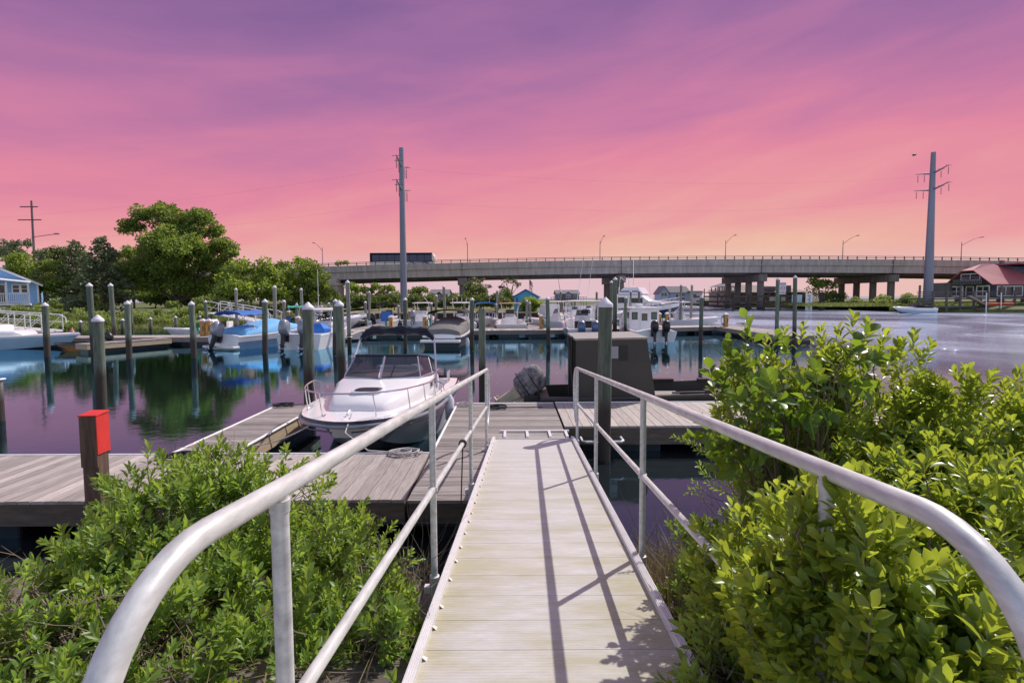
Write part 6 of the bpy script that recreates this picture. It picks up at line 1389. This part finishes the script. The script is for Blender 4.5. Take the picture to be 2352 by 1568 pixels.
shrub('low_shrub', 'low leafy green shrub tight against the left gangway edge', 'shrub', [B(880, 1430, 2.75, .26), B(860, 1520, 2.5, .27), B(925, 1385, 3.0, .12)], ML_bush, .6, LF_n, 15, .2, .07, 190, 6, .5, twigs=22, root=[-.72, 2.6, .75])
shrub('corner_shrub', 'bright green shrub cropped by the lower left corner', 'shrub', [B(30, 1450, 2.5, .28), B(90, 1540, 2.3, .28), B(-30, 1570, 2.2, .28), B(170, 1510, 2.5, .15)], ML_bush, .8, LF_n, 15, .2, .062, 290, 7, .5, twigs=16, root=[-2.0, 2.3, .85])
shrub('right_shrub', 'tall glossy yellow green shrub crowding over the right handrail', 'shrub',
      [B(2215, 980, 2.45, .24), B(1725, 965, 3.0, .22), B(1790, 905, 2.9, .2), B(1890, 895, 2.8, .2), B(1830, 1000, 3.0, .42), B(1960, 985, 2.8, .38), B(2130, 1055, 2.6, .38), B(2290, 1105, 2.3, .38), B(2400, 1090, 2.4, .36), B(2190, 1010, 2.7, .26), B(2040, 1150, 2.5, .48), B(2230, 1260, 2.0, .42), B(2400, 1290, 1.9, .42), B(1900, 1180, 2.5, .40), B(2080, 1330, 1.95, .42), B(2300, 1420, 1.55, .36), B(2130, 1500, 1.55, .32), B(1960, 1400, 2.0, .30), B(2010, 1360, 1.22, .15), B(2080, 1490, 1.1, .15), B(1900, 1300, 1.5, .2), B(1900, 1450, 1.35, .18), B(1760, 1380, 1.95, .24), B(1965, 1300, 1.18, .12), B(1890, 1380, 1.32, .17), B(1790, 1320, 1.7, .19), B(2150, 1420, 1.12, .17), B(2250, 1540, 1.0, .15), B(1700, 1320, 2.1, .16), B(1960, 1480, 1.2, .15)],
      ML_bushr, .9, LF_o, 14, .165, .054, 300, 11, .6, twigs=5, root=[2.1, 2.5, .85], inner=.3,
      extra=[(tuple(PY(1955+dx, 900-dy, 2.5)), (dx*.006, 0, 1), 1.15) for dx, dy in ((-45, 40), (-20, 60), (0, 85), (25, 70), (50, 50), (75, 35), (10, 30), (-30, 10), (60, 5))]+[(tuple(PY(2095+dx, 900-dy, 2.5)), (dx*.006, 0, 1), 1.1) for dx, dy in ((-20, 30), (0, 50), (25, 30), (10, 5))]+[(tuple(PY(1800+dx, 880-dy, 2.9)), (dx*.006, 0, 1), 1.1) for dx, dy in ((-30, 30), (0, 50), (30, 60), (60, 60), (-60, 0))])
shrub('gangway_shrub', 'low green shrub against the right gangway edge under the handrail', 'shrub', [B(1640, 1420, 2.75, .27), B(1600, 1500, 2.5, .24), B(1700, 1510, 2.4, .30), B(1600, 1340, 3.1, .17), B(1800, 1500, 2.2, .3), B(1590, 1270, 3.3, .13), B(1660, 1560, 1.95, .22)], ML_bush, .6, LF_n, 15, .19, .062, 210, 13, .5, twigs=18, root=[1.2, 2.5, .7])
shrub('leaning_shrub', 'feathery green shrub leaning out over the dark water from the right', 'shrub', [B(1700, 1130, 3.4, .22), B(1760, 1200, 3.2, .28), B(1740, 1050, 3.4, .2), B(1780, 1300, 2.9, .3)], ML_bush, .5, LF_n, 13, .17, .042, 230, 14, .45, root=[2.0, 3.3, .5],
      extra=[(tuple(PY(1590+k*17, 1012+k*10, 3.5)), (-1, -.2, .25+.08*(k % 3)), .9) for k in range(7)])
shrub('climbing_vine', 'broad leaved climbing vine draped on the left side of the tall right shrub', 'vine', [B(1760, 900, 2.6, (.26, .2, .26)), B(1700, 985, 2.6, (.18, .2, .2)), B(1850, 870, 2.5, (.3, .2, .2)), B(1640, 1290, 2.75, (.18, .15, .15)), B(1740, 1340, 2.3, (.22, .15, .22)), B(1800, 1450, 1.95, (.16, .12, .25))],
      ML_vine, .6, LF_v, 9, .22, .075, 80, 17, .3, root=[1.5, 2.6, .6])
# loose tendrils
for i, (pts, lab) in enumerate(([[(1655, 905, 2.6), (1668, 868, 2.6), (1690, 850, 2.6), (1645, 800, 2.7), (1625, 795, 2.7)], 'thin pale vine tendril reaching left over the water from the right shrub'], [[(1870, 1010, 1.8), (1860, 960, 1.8), (1885, 940, 1.8), (1905, 975, 1.8), (1890, 1020, 1.8)], 'small curled green tendril standing above the right handrail'])):
    q = [tuple(PY(*p)) for p in pts]; tag(MB().tube(q, [.004, .0035, .003, .0025, .0015], 5).build('vine_tendril', ML_vine, smooth=True), lab, 'tendril')
s_ = MB(); r_ = random.Random(21)
for k in range(330):
    y = r_.uniform(12, 34); x = r_.gauss(6, 6)*y/26; q = r_.uniform(.008, .03); s_.add([(x+q*1.6*math.cos(a), y+q*math.sin(a), .004) for a in np.linspace(0, 2*PI, 6)[:-1]], [(0, 1, 2, 3, 4)])
o = s_.build('floating_flecks', M_cream); o['kind'] = 'stuff'
# dead reeds at the water by the gangway
s_ = MB(); r_ = random.Random(9)
for k in range(26):
    x = r_.uniform(.95, 2.1); y = r_.uniform(3.4, 4.7); h_ = r_.uniform(.4, .95); z0 = prof(y)-.05; s_.tube([(x, y, z0), (x+r_.uniform(-.06, .06), y, z0+h_*.5), (x+r_.uniform(-.2, .2), y+r_.uniform(-.1, .1), z0+h_)], [.004, .003, .001], 4)
o = s_.build('dead_reeds', M_twig); o['kind'] = 'stuff'
s_ = MB()
for k in range(16):
    x = r_.uniform(-.85, -.55); y = r_.uniform(3.4, 4.4); p_ = np.array([x, y, prof(y)]); d = np.array([r_.uniform(-.3, .5), 0, 1.]); pts = [tuple(p_)]
    for j in range(5): d = d+np.array([r_.uniform(-.3, .35), r_.uniform(-.2, .2), 0]); p_ = p_+d/np.linalg.norm(d)*.13; pts.append(tuple(p_))
    s_.tube(pts, [.004, .0035, .003, .002, .0015, .0008], 4, caps=False)
o = s_.build('dead_brush', M_twig); o['kind'] = 'stuff'
